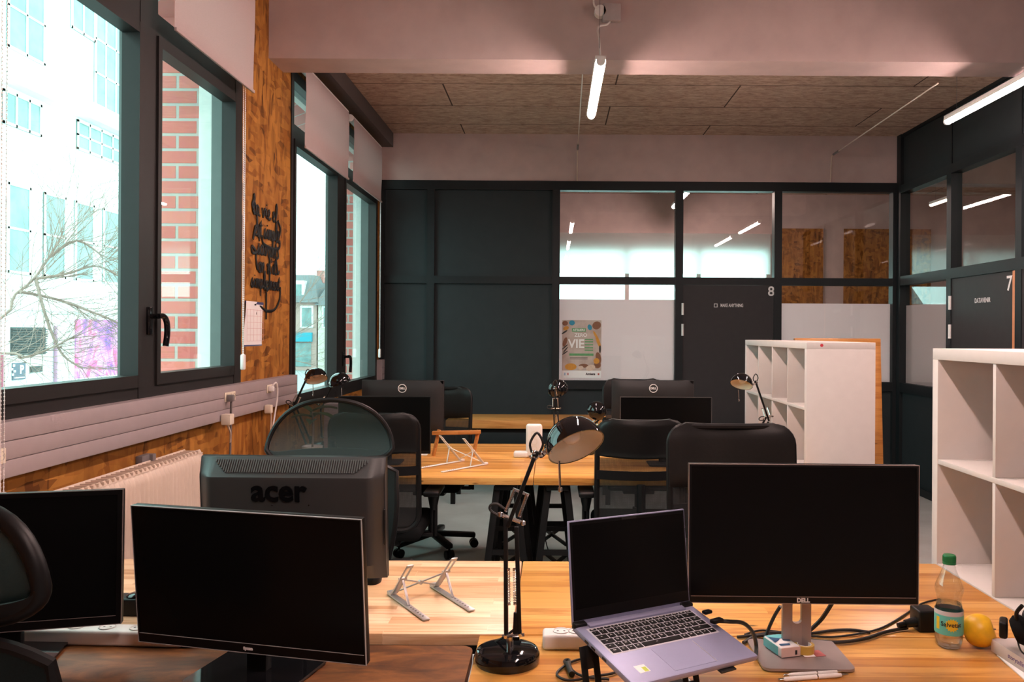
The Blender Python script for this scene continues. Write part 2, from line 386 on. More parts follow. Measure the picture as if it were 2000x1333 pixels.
# windows in the left wall
def window(name, y0, y1, ym0, ym1, hy, jl=.05, z0=1.22, hz=1.55):
    root = empty_struct(name)
    f = MB(); x0, x1 = XL+.006, XL-.06; z1 = WZ[1]
    zt0, zt1 = 2.77, 2.90                      # transom
    f.span((x0+.002, y0+.001, z0+.001), (x1+.001, y0+jl, z1-.001)); f.span((x0+.002, y1-.10, z0+.001), (x1+.001, y1-.001, z1-.001))
    f.span((x0, y0, z0), (x1, y1, z0+.075)); f.span((x0, y0, z1-.07), (x1, y1, z1)); f.span((x0, y0, zt0+.03), (x1, y1, zt1))
    f.span((x0+.003, ym0, z0+.001), (x1+.002, ym1, z1-.001))
    f.build('window_frame', 'winframe', root)
    for a, c in ((y0+jl, ym0), (ym1, y1-.10)):
        s = MB()                               # opening sash
        w = .045; za, zb = z0+.05, zt0+.03
        s.span((x0+.013, a-.01, za+.001), (x1+.003, a+w*.5, zb-.001)); s.span((x0+.013, c-w*.5, za+.001), (x1+.003, c+.01, zb-.001))
        s.span((x0+.012, a, za), (x1+.004, c, za+.05)); s.span((x0+.012, a, zb-.045), (x1+.004, c, zb))
        so = s.build('sash', 'winframe', root)
        g = MB(); g.span((XL-.045, a+.005, za+.03), (XL-.051, c-.005, zb-.03)); g.build('pane', 'glass', so)
        g = MB(); g.span((XL-.045, a-.01, zt1-.01), (XL-.051, c+.01, z1-.05)); g.build('pane', 'glass', root)
    a = MB(); xo0, xo1 = -1.812, -1.90         # outer aluminium shell, a deep fin behind the mullion
    a.span((xo0, y0, z0), (xo1, y0+.04, z1)); a.span((xo0, y1-.035, z0), (xo1, y1, z1)); a.span((xo0, y0, z0), (xo1, y1, z0+.02)); a.span((xo0, y0, z1-.03), (xo1, y1, z1))
    a.span((xo0, ym0+.015, z0), (-1.838, ym1-.015, z1))
    a.build('outer_frame', 'alu', root)
    h = MB()
    h.span((x0, hy-.018, hz-.06), (x0+.014, hy+.018, hz+.06), .004)
    h.cyl((x0+.01, hy, hz+.02), (x0+.05, hy, hz+.02), .011, n=12)
    h.tube([(x0+.048, hy-.004, hz+.02), (x0+.054, hy+.03, hz+.02), (x0+.056, hy+.055, hz-.005), (x0+.056, hy+.06, hz-.055), (x0+.054, hy+.05, hz-.11)], .0125, 10, 4)
    h.build('window_handle', 'gloss', root)
    return root
window('window_1', W1[0], W1[1], 3.40, 3.55, 3.48)
window('window_2', W2[0], W2[1], 6.50, 6.74, 6.70, .05, Z2, 1.28)
# dark steel box under the ceiling along the left wall
S('trim_1', [((XL, 5.22, 3.37), (-1.62, YB, ZC))], plain('grey_steel', (.07, .062, .062), .5))

# back wall
wb = empty_struct('wall_back', (0, 0, 0))
X0 = XL; P = [-1.238, .026, 1.268, 2.262]       # inner posts
S('upper_band', [((X0, YB-.0, 3.035), (XR, YB+.2, ZC))], 'concrete', wb)
S('solid_panel', [((X0, YB+.03, 0), (P[1], YB+.08, 3.035))], 'dark', wb)
S('parapet_panel', [((P[1], YB+.03, 0), (P[2], YB+.08, 1.0)), ((P[3], YB+.03, 0), (XR, YB+.08, 1.0))], 'dark', wb)
fr = MB()
fr.span((X0, YB-.012, 2.945), (XR, YB+.09, 3.037))
for x in P: fr.span((x-.038, YB-.01, 0), (x+.038, YB+.09, 2.95))
fr.span((X0, YB-.01, 0), (X0+.05, YB+.09, 2.95)); fr.span((XR-.05, YB-.01, 0), (XR, YB+.09, 2.95))
fr.span((X0, YB-.008, 2.0), (XR, YB+.09, 2.075)); fr.span((P[1], YB-.008, .94), (P[2], YB+.09, 1.03)); fr.span((P[3], YB-.008, .94), (XR, YB+.09, 1.03))
fr.span((X0, YB-.008, 0), (P[2], YB+.09, .08))
fr.build('partition_frame', 'darkframe', wb)
S('back_slab', [((XR, YB+.0, 3.035), (7.4, YB+.2, ZC)), ((XR+.1, YB+.03, 0), (7.4, YB+.1, .95))], 'concrete', wb)
def glazing(name, pts, films):
    root = empty_struct(name)
    for a, c in pts:
        g = MB(); g.span(a, c); g.build('pane', 'glass_in', root)
    for a, c in films:
        g = MB()
        if c[1]-a[1] < .01: g.raw([(a[0], a[1], a[2]), (c[0], a[1], a[2]), (c[0], a[1], c[2]), (a[0], a[1], c[2])], [(0, 1, 2, 3)])
        else: g.raw([(a[0], a[1], a[2]), (a[0], c[1], a[2]), (a[0], c[1], c[2]), (a[0], a[1], c[2])], [(0, 1, 2, 3)])
        g.build('frosted_film', 'film', root)
    return root
gy = YB+.045
def gl(x0, x1, z0, z1): return ((x0, gy, z0), (x1, gy+.006, z1))
glazing('window_3', [gl(P[1]+.03, P[2]-.03, 2.07, 2.95), gl(P[1]+.03, P[2]-.03, 1.02, 2.005)], [((P[1]+.036, gy+.007, 1.02), (P[2]-.036, gy+.0075, 1.85))])
glazing('window_4', [gl(P[2]+.03, P[3]-.03, 2.07, 2.95)], [])
glazing('window_5', [gl(P[3]+.03, XR-.04, 2.07, 2.95), gl(P[3]+.03, XR-.04, 1.02, 2.005)], [((P[3]+.036, gy+.007, 1.02), (XR-.05, gy+.0075, 1.82))])
# door 8
d = empty_struct('door_1')
S('door_leaf', [((P[2]+.04, YB+.0, .01), (P[3]-.04, YB+.045, 1.998))], 'door', d)
for z in (1.755, 1.545):
    h = MB(); h.cyl((P[2]+.036, YB-.012, z-.06), (P[2]+.036, YB-.012, z+.06), .012, n=10); h.build('hinge', 'whiteplastic', d)
t = MB(); t.text('8', .135, at((2.195, YB-.002, 1.935), FACE_CAM), bold=.002); t.text('MAKE ANYTHING', .046, at((1.80, YB-.002, 1.793), FACE_CAM) @ Matrix.Diagonal((.62, 1, 1, 1)), bold=.0008)
bx = at((1.625, YB-.0015, 1.793), FACE_CAM)
t.span((1.62, YB-.003, 1.774), (1.626, YB, 1.812)); t.span((1.650, YB-.003, 1.774), (1.656, YB, 1.812)); t.span((1.62, YB-.003, 1.806), (1.656, YB, 1.812)); t.span((1.62, YB-.003, 1.774), (1.656, YB, 1.780))
t.build('lettering', 'letter', d)
h = MB(); h.cyl((2.18, YB, 1.0), (2.18, YB-.05, 1.0), .012); h.bar((2.185, YB-.05, 1.0), (2.06, YB-.05, 1.0), .018, .018, .004); h.build('door_handle', 'steel', d)

# right wall: glazed partition
wr = empty_struct('wall_right')
Q = [6.02, 7.08]                                # posts along the wall
S('upper_panel', [((XR+.02, 5.225, 3.0), (XR+.08, YB, ZC)), ((XR+.02, Y0, 3.0), (XR+.08, 5.225, 4.1))], 'dark', wr)
S('lower_panel', [((XR+.02, Q[1], 0), (XR+.07, YB, 1.0)), ((XR+.02, Y0, 0), (XR+.07, 5.1, 3.0))], 'dark', wr)
fr = MB(); x0, x1 = XR-.01, XR+.09
fr.span((x0, Y0, 2.92), (x1, YB, 3.0)); fr.span((x0, Y0, 2.0), (x1, YB, 2.09)); fr.span((x0, Q[1], .94), (x1, YB, 1.03))
for y in (5.15, Q[0], Q[1]): fr.span((x0+.002, y-.04, 0), (x1-.002, y+.04, 2.998))
fr.span((x0-.002, YB-.09, 0), (x1-.003, YB-.001, ZC-.001)); fr.span((x0+.022, Q[1]-.008, 3.0), (x1, Q[1]+.008, ZC)); fr.span((x0+.022, Q[0]-.008, 3.0), (x1, Q[0]+.008, ZC))
fr.span((x0+.012, Y0, ZC-.03), (x1, YB, ZC-.0))
fr.build('partition_frame', 'darkframe', wr)
S('baseboard_right', [((XR-.022, 5.2, 0), (XR-.012, Q[0]-.06, .07)), ((XR-.022, Q[1], 0), (XR-.012, YB-.1, .07))], 'darkframe')
gx = XR+.045
glazing('window_6', [((gx, Q[1]+.03, 2.08), (gx+.006, YB-.08, 2.93)), ((gx, Q[1]+.03, 1.02), (gx+.006, YB-.08, 2.01))], [((gx+.007, Q[1]+.036, 1.02), (gx+.0075, YB-.086, 1.80))])
glazing('window_7', [((gx, Q[0]+.03, 2.08), (gx+.006, Q[1]-.03, 2.93)), ((gx, 5.18, 2.08), (gx+.006, Q[0]-.03, 2.93))], [])
d = empty_struct('door_2')
S('door_leaf', [((XR+.0, Q[0]+.045, .01), (XR+.045, Q[1]-.04, 1.998)), ((XR, 5.19, .01), (XR+.045, Q[0]-.04, 1.998))], 'door', d)
S('door_edge', [((XR-.006, Q[0]+.045, .01), (XR+.045, Q[0]+.075, 1.998))], plain('raw_door_edge', (.55, .22, .10), .5), d)
for z in (1.79, 1.54):
    h = MB(); h.cyl((XR-.012, Q[1]-.035, z-.06), (XR-.012, Q[1]-.035, z+.06), .013, n=10); h.build('hinge', 'whiteplastic', d)
t = MB(); t.text('7', .16, at((XR-.002, Q[0]+.125, 1.90), FACE_LEFT), bold=.002); t.text('DATAVENIR', .055, at((XR-.002, 6.53, 1.79), FACE_LEFT) @ Matrix.Diagonal((.80, 1, 1, 1)), bold=.0006)
t.build('lettering', 'letter', d)

# rooms behind the glazing
S('wall_far', [((-1.75, 11.6, 0), (.0, 11.8, ZC)), ((3.12, 11.6, 0), (7.4, 11.8, ZC)), ((.0, 11.6, 0), (3.12, 11.8, 1.15)), ((.0, 11.6, 2.75), (3.12, 11.8, ZC))], 'concrete')
S('wall_far_left', [((-2.2, YB+.1, 0), (XL, 11.8, ZC))], 'concrete')
S('wall_side', [((7.3, 4.6, 0), (7.45, 11.8, ZC))], 'concrete')
S('wall_side_front', [((XR+.1, 4.55, 0), (7.4, 4.7, ZC))], 'concrete')
w = empty_struct('window_8')
b = MB(); b.span((0, 11.62, 1.15), (3.12, 11.68, 1.22)); b.span((0, 11.62, 2.68), (3.12, 11.68, 2.75))
for x in (0, 1.03, 2.06, 3.06): b.span((x, 11.62, 1.15), (x+.06, 11.68, 2.75))
b.span((0, 11.62, 1.90), (3.12, 11.68, 1.935))
b.build('window_frame', 'white', w)
b = MB(); b.span((0, 11.645, 1.2), (3.12, 11.65, 2.7)); b.build('pane', 'glass', w)
bl = tag(MB().sheet(lambda u, v: (.02+3.08*u, 11.55, 2.36+.58*v), 4, 4, 0).build('roller_blind', 'sheer'), 'pale roller blind half down in the far office window behind the glass partition', 'blind')
for x0, x1, lab in ((3.27, 3.86, 'tall narrow wood-strand board on the far office wall, left one behind the glass'), (4.16, 5.4, 'wide wood-strand board on the far office wall, right one behind the glass')):
    b = MB(); b.span((x0, 11.57, .9), (x1, 11.6, 3.02)); tag(b.build('wall_board', 'osb'), lab, 'board', 'boards on the far office wall')

# ------------------------------------------------------------------ linear lamps
def lamp_tube(x, y0, z, label, mat='tube', L=1.2, wires=True, ztop=3.95, group='linear lamps over the desks'):
    r = thing('linear_lamp', label, 'lamp', (x, y0, z), 0, group)
    b = MB(); b.cyl((0, 0, 0), (0, L, 0), .024, n=12); b.build('light_tube', mat, r)
    for ya in (-.02, L):
        b = MB(); b.cyl((0, ya, 0), (0, ya+.02, 0), .025, n=12); b.build('end_cap', 'whiteplastic', r)
    b = MB(); b.span((-.030, 0, .012), (.030, L, .034), .002); b.span((-.030, 0, .0), (-.0265, L, .014)); b.span((.0265, 0, .0), (.030, L, .014)); b.build('housing', 'whiteplastic', r)
    if wires:
        for y in (.12, L-.12):
            zt = 3.18 if y0 < 5 and 4.95 <= y0+y <= 5.225 else (ZC if y0+y > 5.2 else ztop)
            b = MB(); b.cyl((0, y, .02), (0, y, zt-z), .0016, n=5); b.build('hanging_wire', 'cordgrey', r)
    return r
lamp_tube(.253, 4.44, 3.0, 'lit tube lamp hanging from the concrete beam in mid ceiling', L=1.1)
lamp_tube(2.74, 4.5, 3.0, 'lit tube lamp at the upper right beside the dark partition', L=1.13)
lamp_tube(.253, 2.05, 3.0, 'lit tube lamp mirrored in the glass above the poster', L=1.3)
lamp_tube(2.74, 2.75, 3.0, 'lit tube lamp mirrored in the glass above the number eight door')
lamp_tube(2.74, -2.4, 3.0, 'lit tube lamp further back over the desks on the right')
lamp_tube(.253, -.3, 3.0, 'lit tube lamp further back over the desks in the middle')
for x, y, z, l, lab in ((5.2, 6.6, 3.1, .9, 'warm tube lamp seen through the right partition, first pane'), (5.7, 6.0, 3.15, .9, 'warm tube lamp seen through the right partition, second pane'),
                        (4.55, 6.0, 2.9, .8, 'warm tube lamp low in the side office'), (1.6, 9.6, 3.2, 1.2, 'tube lamp in the far office behind the number eight door'), (4.9, 9.9, 3.2, .6, 'short tube lamp in the far office behind the right glass')):
    lamp_tube(x, y, z, lab, 'tube_far' if x > 4 else 'tube', l, True, ZC, 'lamps in the neighbouring offices')
# cable feeding the lamp, junction box on the beam
r = thing('junction_box', 'grey junction box with cable on the concrete beam above the hanging lamp', 'junction box', (.345, 4.95, 3.455))
b = MB(); b.span((-.055, -.05, -.05), (.055, 0, .055), .006); b.build('lid', plain('grey_box_plastic', (.42, .37, .37), .6), r)
b = MB(); b.cyl((-.07, 0, .01), (-.07, -.05, .01), .035, n=14); b.build('round_gland', 'whiteplastic', r)
b = MB(); b.tube([(-.01, -.03, -.05), (-.03, -.045, -.075), (-.075, -.06, -.09), (-.088, -.10, -.13), (-.088, -.28, -.25), (-.092, -.48, -.43)], .006, 7, 5)
b.tube([(-.06, -.05, .02), (-.10, -.05, .03), (-.11, -.03, .08), (-.09, -.02, .14), (-.095, -.01, .3)], .006, 7, 4); b.build('cable', 'whiteplastic', r)
def steel_cable(p0, p1, p2, label):
    r = thing('steel_cable', label, 'cable', p0, 0, 'steel cables under the wood-wool ceiling'); q = Vector(p1)-Vector(p0)
    b = MB(); b.cyl((0, 0, 0), q, .005, n=6); b.build('wire', 'cream', r)
    e = q*.93; b = MB(); b.cyl(e, q, .011, n=8); b.build('turnbuckle', 'cordgrey', r)
    b = MB(); b.tube([q, q+Vector((0, .05, -.01)), Vector(p2)-Vector(p0)], .006, 6, 1); b.build('wall_cable', 'cream', r)
steel_cable((.19, 5.23, 3.33), (.235, 8.05, 3.34), (.235, 8.135, 3.04), 'thin cable running to the back wall in mid ceiling')
steel_cable(W(1832, 163, 5.23), (2.78, 8.05, 3.30), (2.78, 8.135, 3.04), 'thin cable running to the back wall on the right side')

# ------------------------------------------------------------------ roller blinds
def blind(x, y0, y1, z0, z1, label, chain_y, chain_z0, n=1, grp='fabric roller blinds at the street windows'):
    r = thing('roller_blind', label, 'blind', (x, y0, z1), 0, grp); w = y1-y0; h = z1-z0
    MB().sheet(lambda u, v: (.004*math.sin(v*5), w*u, -h*v), 4, 8).build('fabric', 'blind', r)
    b = MB(); b.cyl((-.03, 0, -.0), (-.03, w, -.0), .03, n=14); b.build('roller', 'whiteplastic', r)
    b = MB(); b.span((-.006, 0, -h-.012), (.006, w, -h+.004), .002); b.build('bottom_bar', 'blind', r)
    if chain_y is not None:
        b = MB(); zz = -(z1-chain_z0)
        for dy in (0, .028):
            k = 0.0
            b.tube([(-.015, chain_y-y0+dy, 0), (-.015, chain_y-y0+dy*.9, zz*.5), (-.015, chain_y-y0+.014+(dy-.014)*.5, zz)], .0013, 5, 3)
            while k > zz*1.0:
                k -= .012; b.lathe([(0, -.004), (.003, 0), (0, .004)], 5, Matrix.Translation((-.015, chain_y-y0+dy + (.014-dy)*.5*(k/zz), k)))
        c = b.build('bead_chain', 'whiteplastic', r)
        b = MB(); b.box((-.015, chain_y-y0+.014, zz-.03), (.022, .034, .085), None, .008); b.build('chain_weight', 'whiteplastic', c)
    return r
blind(-1.66, 2.2, 3.36, 3.20, 3.5, 'fabric blind rolled up above the left window pane, long chain beside it', 2.45, 1.0)
blind(-1.66, 3.54, 4.47, 2.835, 3.52, 'pale fabric blind partly lowered over the upper left window', 4.36, 1.37)
blind(-1.66, 5.40, 6.54, 2.745, 3.28, 'pale fabric blind, wider of the two on the farther window', None, 0)
blind(-1.66, 6.70, 7.80, 2.765, 3.28, 'pale fabric blind in the corner by the dark back wall', 7.81, 1.33)

# ------------------------------------------------------------------ trunking, sockets, cables on the left wall
def trunking(y0, y1, label, z0=1.045, z1=1.221):
    r = thing('cable_trunking', label, 'trunking', (XL, y0, z0), 0, 'cable trunking along the window wall'); L = y1-y0; h = z1-z0
    b = MB(); b.span((0, 0, 0), (.05, L, h)); b.build('base', 'trunk', r)
    for a, c in ((.002, .056), (.0585, .115), (.1175, h-.001)):
        b = MB(); b.span((.048, .0, a), (.057, L, c), .0015); b.build('cover_strip', 'trunk', r)
    b = MB(); b.span((0, L-.002, 0), (.058, L+.002, h)); b.build('end_cap', 'trunk', r)
trunking(-1.0, 5.36, 'mauve-grey wall trunking under the nearer window')
trunking(8.02, YB-.012, 'short mauve-grey trunking end in the back corner', 1.03, 1.23)
def socket(y, z, n, label, plug=None):
    r = thing('wall_socket', label, 'socket', (XL+.057, y, z), 0, 'sockets in the trunking'); w = .045*n
    b = MB(); b.span((0, -w/2, -.024), (.006, w/2, .024), .002); b.build('plate', 'socket', r)
    for k in range(n):
        b = MB(); X = at((.0065, -w/2+.0225+.045*k, 0), FACE_RIGHT)
        b.lathe([(.017, 0), (.017, .0015), (.0155, .0015), (.0145, -.004), (0, -.004)], 18, X); o = b.build('outlet', 'socket', r)
        b = MB()
        for dy in (-.0075, .0075): b.lathe([(.0028, 0), (0, .0005)], 8, X @ Matrix.Translation((dy, 0, -.0035)))
        b.build('hole', 'cord', o)
    return r
def wy(u): return (XL+.06)*F/(u-CX) if u < CX else 0
ys = wy(450); socket(ys, 1.165, 3, 'triple ivory socket with a grey plug in it')
ys2 = wy(527); socket(ys2, 1.165, 2, 'double ivory socket with white cables')
socket(wy(2), 1.12, 1, 'ivory socket at the picture edge under the near window')
def plug_cable(name, label, p, pts, mat, r, psize, pmat, grp='plugged cables on the window wall'):
    o = thing(name, label, 'cable', p, 0, grp); p = Vector(p)
    b = MB(); b.box((psize[0]/2, 0, 0), psize, None, .006); b.build('plug', pmat, o)
    b = MB(); b.tube([Vector(q)-p for q in pts], r, 7, 6); b.build('cord', mat, o)
Y = ys-.045
plug_cable('power_cable', 'grey plug and cable hanging from the triple socket', (XL+.064, Y, 1.16), [(XL+.085, Y, 1.14), (XL+.075, Y+.02, 1.06), (XL+.07, Y+.03, .93), (XL+.06, Y+.03, .55), (XL+.05, Y+.03, .2)], 'cordgrey', .006, (.035, .03, .035), 'cordgrey')
Y = wy(436)
plug_cable('power_adapter_cable', 'cream square plug with cable on the trunking edge', (XL+.06, Y, 1.055), [(XL+.08, Y, 1.035), (XL+.09, Y+.02, .99), (XL+.07, Y+.075, .93), (XL+.06, Y+.1, .7), (XL+.05, Y+.12, .3)], 'cream', .005, (.05, .055, .055), 'socket')
Y = wy(527)
plug_cable('charger_cable', 'white looping cable hanging beside the dark window post', (XL+.064, Y-.02, 1.165), [(XL+.08, Y-.02, 1.175), (XL+.10, Y+.0, 1.20), (XL+.095, Y+.035, 1.12), (XL+.08, Y+.01, .95), (XL+.07, Y-.08, .7), (XL+.06, Y-.12, .3)], 'whiteplastic', .005, (.03, .03, .03), 'whiteplastic')
Y = wy(519)
plug_cable('adapter_plug', 'small cream plug low on the trunking near the window post', (XL+.06, Y, 1.05), [(XL+.09, Y, 1.04), (XL+.09, Y+.01, .95), (XL+.06, Y+.0, .5)], 'cream', .004, (.04, .04, .05), 'socket')
p = W(275, 897, 3.35); p.x = XL
b = MB(); b.span((0, -.04, -.03), (.03, .04, .03), .004); b.span((.0, .02, -.02), (.045, .05, .03), .004)
tag(b.build('wall_bracket', 'cordgrey', None, (XL, 2765/805, .95)), 'small grey bracket on the wood-strand wall above the radiator', 'bracket')

# radiator
def radiator():
    y0, y1, zt, zb = 2.05, 3.78, .955, .16
    r = thing('radiator', 'cream ribbed panel radiator under the nearer window', 'radiator', (XL, y0, zb)); L = y1-y0; H = zt-zb
    for xa, nm in ((.055, 'rear_panel'), (.125, 'front_panel')):
        b = MB(); n = int(L/.034); prof = []
        sec = [(0, -H/2), (.0, H/2-.06), (.008, H/2-.018), (.022, H/2)]
        def pan(u, v, xa=xa, n=n):
            y = L*u; c = .5-.5*math.cos(2*PI*n*u); c = c**.7
            e = min(1, max(0, (1-v)/.07)); e2 = math.sin(e*PI/2)
            x = xa + (.010*c)*e2 - .022*(1-e2)
            ry = 0.0
            return (x, y, H*(v if v < 1 else 1))
        vv = [0, .05, .3, .6, .85, .93, .95, .97, .985, .995, 1]
        nu = n*8
        b.raw([pan(i/nu, v) for v in vv for i in range(nu+1)], [(j*(nu+1)+i, j*(nu+1)+i+1, (j+1)*(nu+1)+i+1, (j+1)*(nu+1)+i) for j in range(len(vv)-1) for i in range(nu)])
        b.build(nm, 'cream', r)
    b = MB()
    n = int(L/.034)
    for k in range(n): b.span((.05, k*.034+.012, H-.012), (.118, k*.034+.018, H-.0))
    b.span((.05, 0, H-.02), (.118, L, H-.014)); b.build('top_grille', 'cream', r)
    b = MB(); b.span((.03, L-.004, .0), (.128, L+.004, H-.03), .003); b.span((.03, -.004, .0), (.128, .004, H-.03), .003); b.build('side_panel', 'cream', r)
    b = MB(); b.cyl((.08, L-.05, -.16), (.08, L-.05, .02), .009); b.cyl((.08, .05, -.16), (.08, .05, .02), .009); b.build('pipe', 'cream', r)
    b = MB()
    for y in (.3, L-.3): b.span((0, y-.02, .1), (.05, y+.02, H-.1))
    b.build('wall_mount', 'cream', r)
radiator()

# calendar
r = thing('calendar', 'paper wall calendar pinned on the wood-strand pillar', 'calendar', (XL, wy(502)*1.02, 1.55))
MB().sheet(lambda u, v: (.002+.012*math.sin(v*2.2)*(1-u)*v + .006*v*v, -.145+.29*u, -.13+.26*v), 8, 8, 0).build('page', 'paper', r)
b = MB(); b.span((.010, -.145, .115), (.0115, .145, .13)); b.span((.003, -.145, -.128), (.0045, .145, -.122)); b.build('blue_print', plain('dark_blue_print', (.04, .05, .16), .6), r)
b = MB()
for k in range(6): b.span((.0165, -.13, -.1+.036*k), (.017, .13, -.0985+.036*k))
for k in range(6): b.span((.0165, -.13+.052*k, -.1), (.017, -.1285+.052*k, .085))
b.build('print_grid', plain('pale_pink_print', (.6, .35, .36), .8), r)
b = MB(); b.cyl((.008, 0, .112), (.02, 0, .112), .005, n=10); b.build('pin', 'cord', r)

# handwriting wall decor
LET = {
 'l': (.55, [[(0, .2), (.25, .7), (.38, 1.5), (.28, 2.0), (.15, 1.7), (.12, .4), (.25, .02), (.5, .2)]]),
 'a': (.8, [[(.55, .85), (.3, 1), (.08, .6), (.12, .12), (.35, .05), (.55, .5), (.58, .95), (.56, .2), (.8, .1)]]),
 'v': (.75, [[(0, .9), (.12, .8), (.25, .05), (.45, .5), (.55, 1.0), (.75, .85)]]),
 'i': (.42, [[(0, .3), (.15, 1), (.14, .2), (.4, .15)], [(.17, 1.4), (.19, 1.5)]]),
 'e': (.6, [[(0, .35), (.35, .6), (.36, .95), (.15, .95), (.08, .35), (.3, .02), (.6, .25)]]),
 's': (.55, [[(0, .1), (.25, 1.05), (.2, .8), (.42, .3), (.25, 0), (.1, .1), (.55, .15)]]),
 't': (.5, [[(0, .4), (.2, 1.7), (.18, .2), (.5, .15)], [(-.02, 1.15), (.42, 1.25)]]),
 'm': (.95, [[(0, .8), (.1, 1), (.1, 0), (.25, .9), (.38, .95), (.42, 0), (.55, .9), (.7, .95), (.74, .1), (.95, .15)]]),
 'n': (.7, [[(0, .8), (.1, 1), (.1, 0), (.28, .9), (.42, .95), (.46, .1), (.7, .15)]]),
 'p': (.65, [[(0, .7), (.1, 1), (.08, -1.0), (.1, .7), (.35, 1), (.5, .6), (.35, .08), (.12, .15), (.65, .2)]]),
 'o': (.6, [[(.35, 1), (.08, .7), (.1, .15), (.35, .02), (.5, .5), (.35, 1), (.6, .85)]]),
 "'": (.2, [[(.1, 1.7), (.06, 1.3)]]), ' ': (.35, []),
 'q': (.7, [[(.5, .85), (.28, 1), (.08, .55), (.28, .05), (.5, .8), (.5, -1.0), (.7, .1)]]),
}
def script(b, txt, y, z, s, width):
    wtot = sum(LET[c][0] for c in txt); k = width/wtot; x = 0
    for c in txt:
        for st in LET[c][1]: b.tube([(.012, y+(x+px)*k, z+pz*s) for px, pz in st], .0075, 7, 4)
        x += LET[c][0]
def decor():
    yc = 2765/(1080-518)
    r = thing('wall_lettering', 'black handwritten cut-out saying fixed on the wood-strand pillar', 'wall decor', (XL, yc, 2.0))
    b = MB()
    for txt, ya, yb, z, s in (('la vie el', -.23, .20, .19, .058), ('est simple', -.20, .24, .07, .056), ('savant', -.15, .19, -.035, .056), ("on n'it", -.14, .18, -.14, .056), ('simplement', -.25, .25, -.235, .048)):
        script(b, txt, ya, z, s, yb-ya)
    for pts in ([(-.20, .14), (-.24, .20), (-.21, .24), (-.17, .16), (-.16, .02), (-.2, -.02), (-.22, -.1)], [(.2, .15), (.25, .08), (.22, .0), (.2, .05), (.2, -.06)], [(.24, -.05), (.22, -.11), (.1, -.13), (-.05, -.11), (-.08, -.05)],
                [(.2, -.13), (.21, -.2), (.17, -.22), (.19, -.3), (.2, -.36), (.23, -.33)], [(-.15, -.2), (-.23, -.22), (-.24, -.16), (-.18, -.2), (-.17, -.28), (-.15, -.36)], [(.05, -.22), (.06, -.36), (.04, -.5), (0, -.53), (-.03, -.44)],
                [(.25, -.48), (.24, -.6), (.15, -.70), (.0, -.72), (-.12, -.68), (-.17, -.70), (-.17, -.76)], [(.0, -.55), (.0, -.80)], [(-.14, .05), (-.12, -.1)]):
        b.tube([(.012, y, .20+(z-.14)*.66) for y, z in pts], .009, 7, 5)
    for v in b.bm.verts: v.co.x = .004+(v.co.x-.0035)*.3
    b.build('letters', 'black', r)
decor()

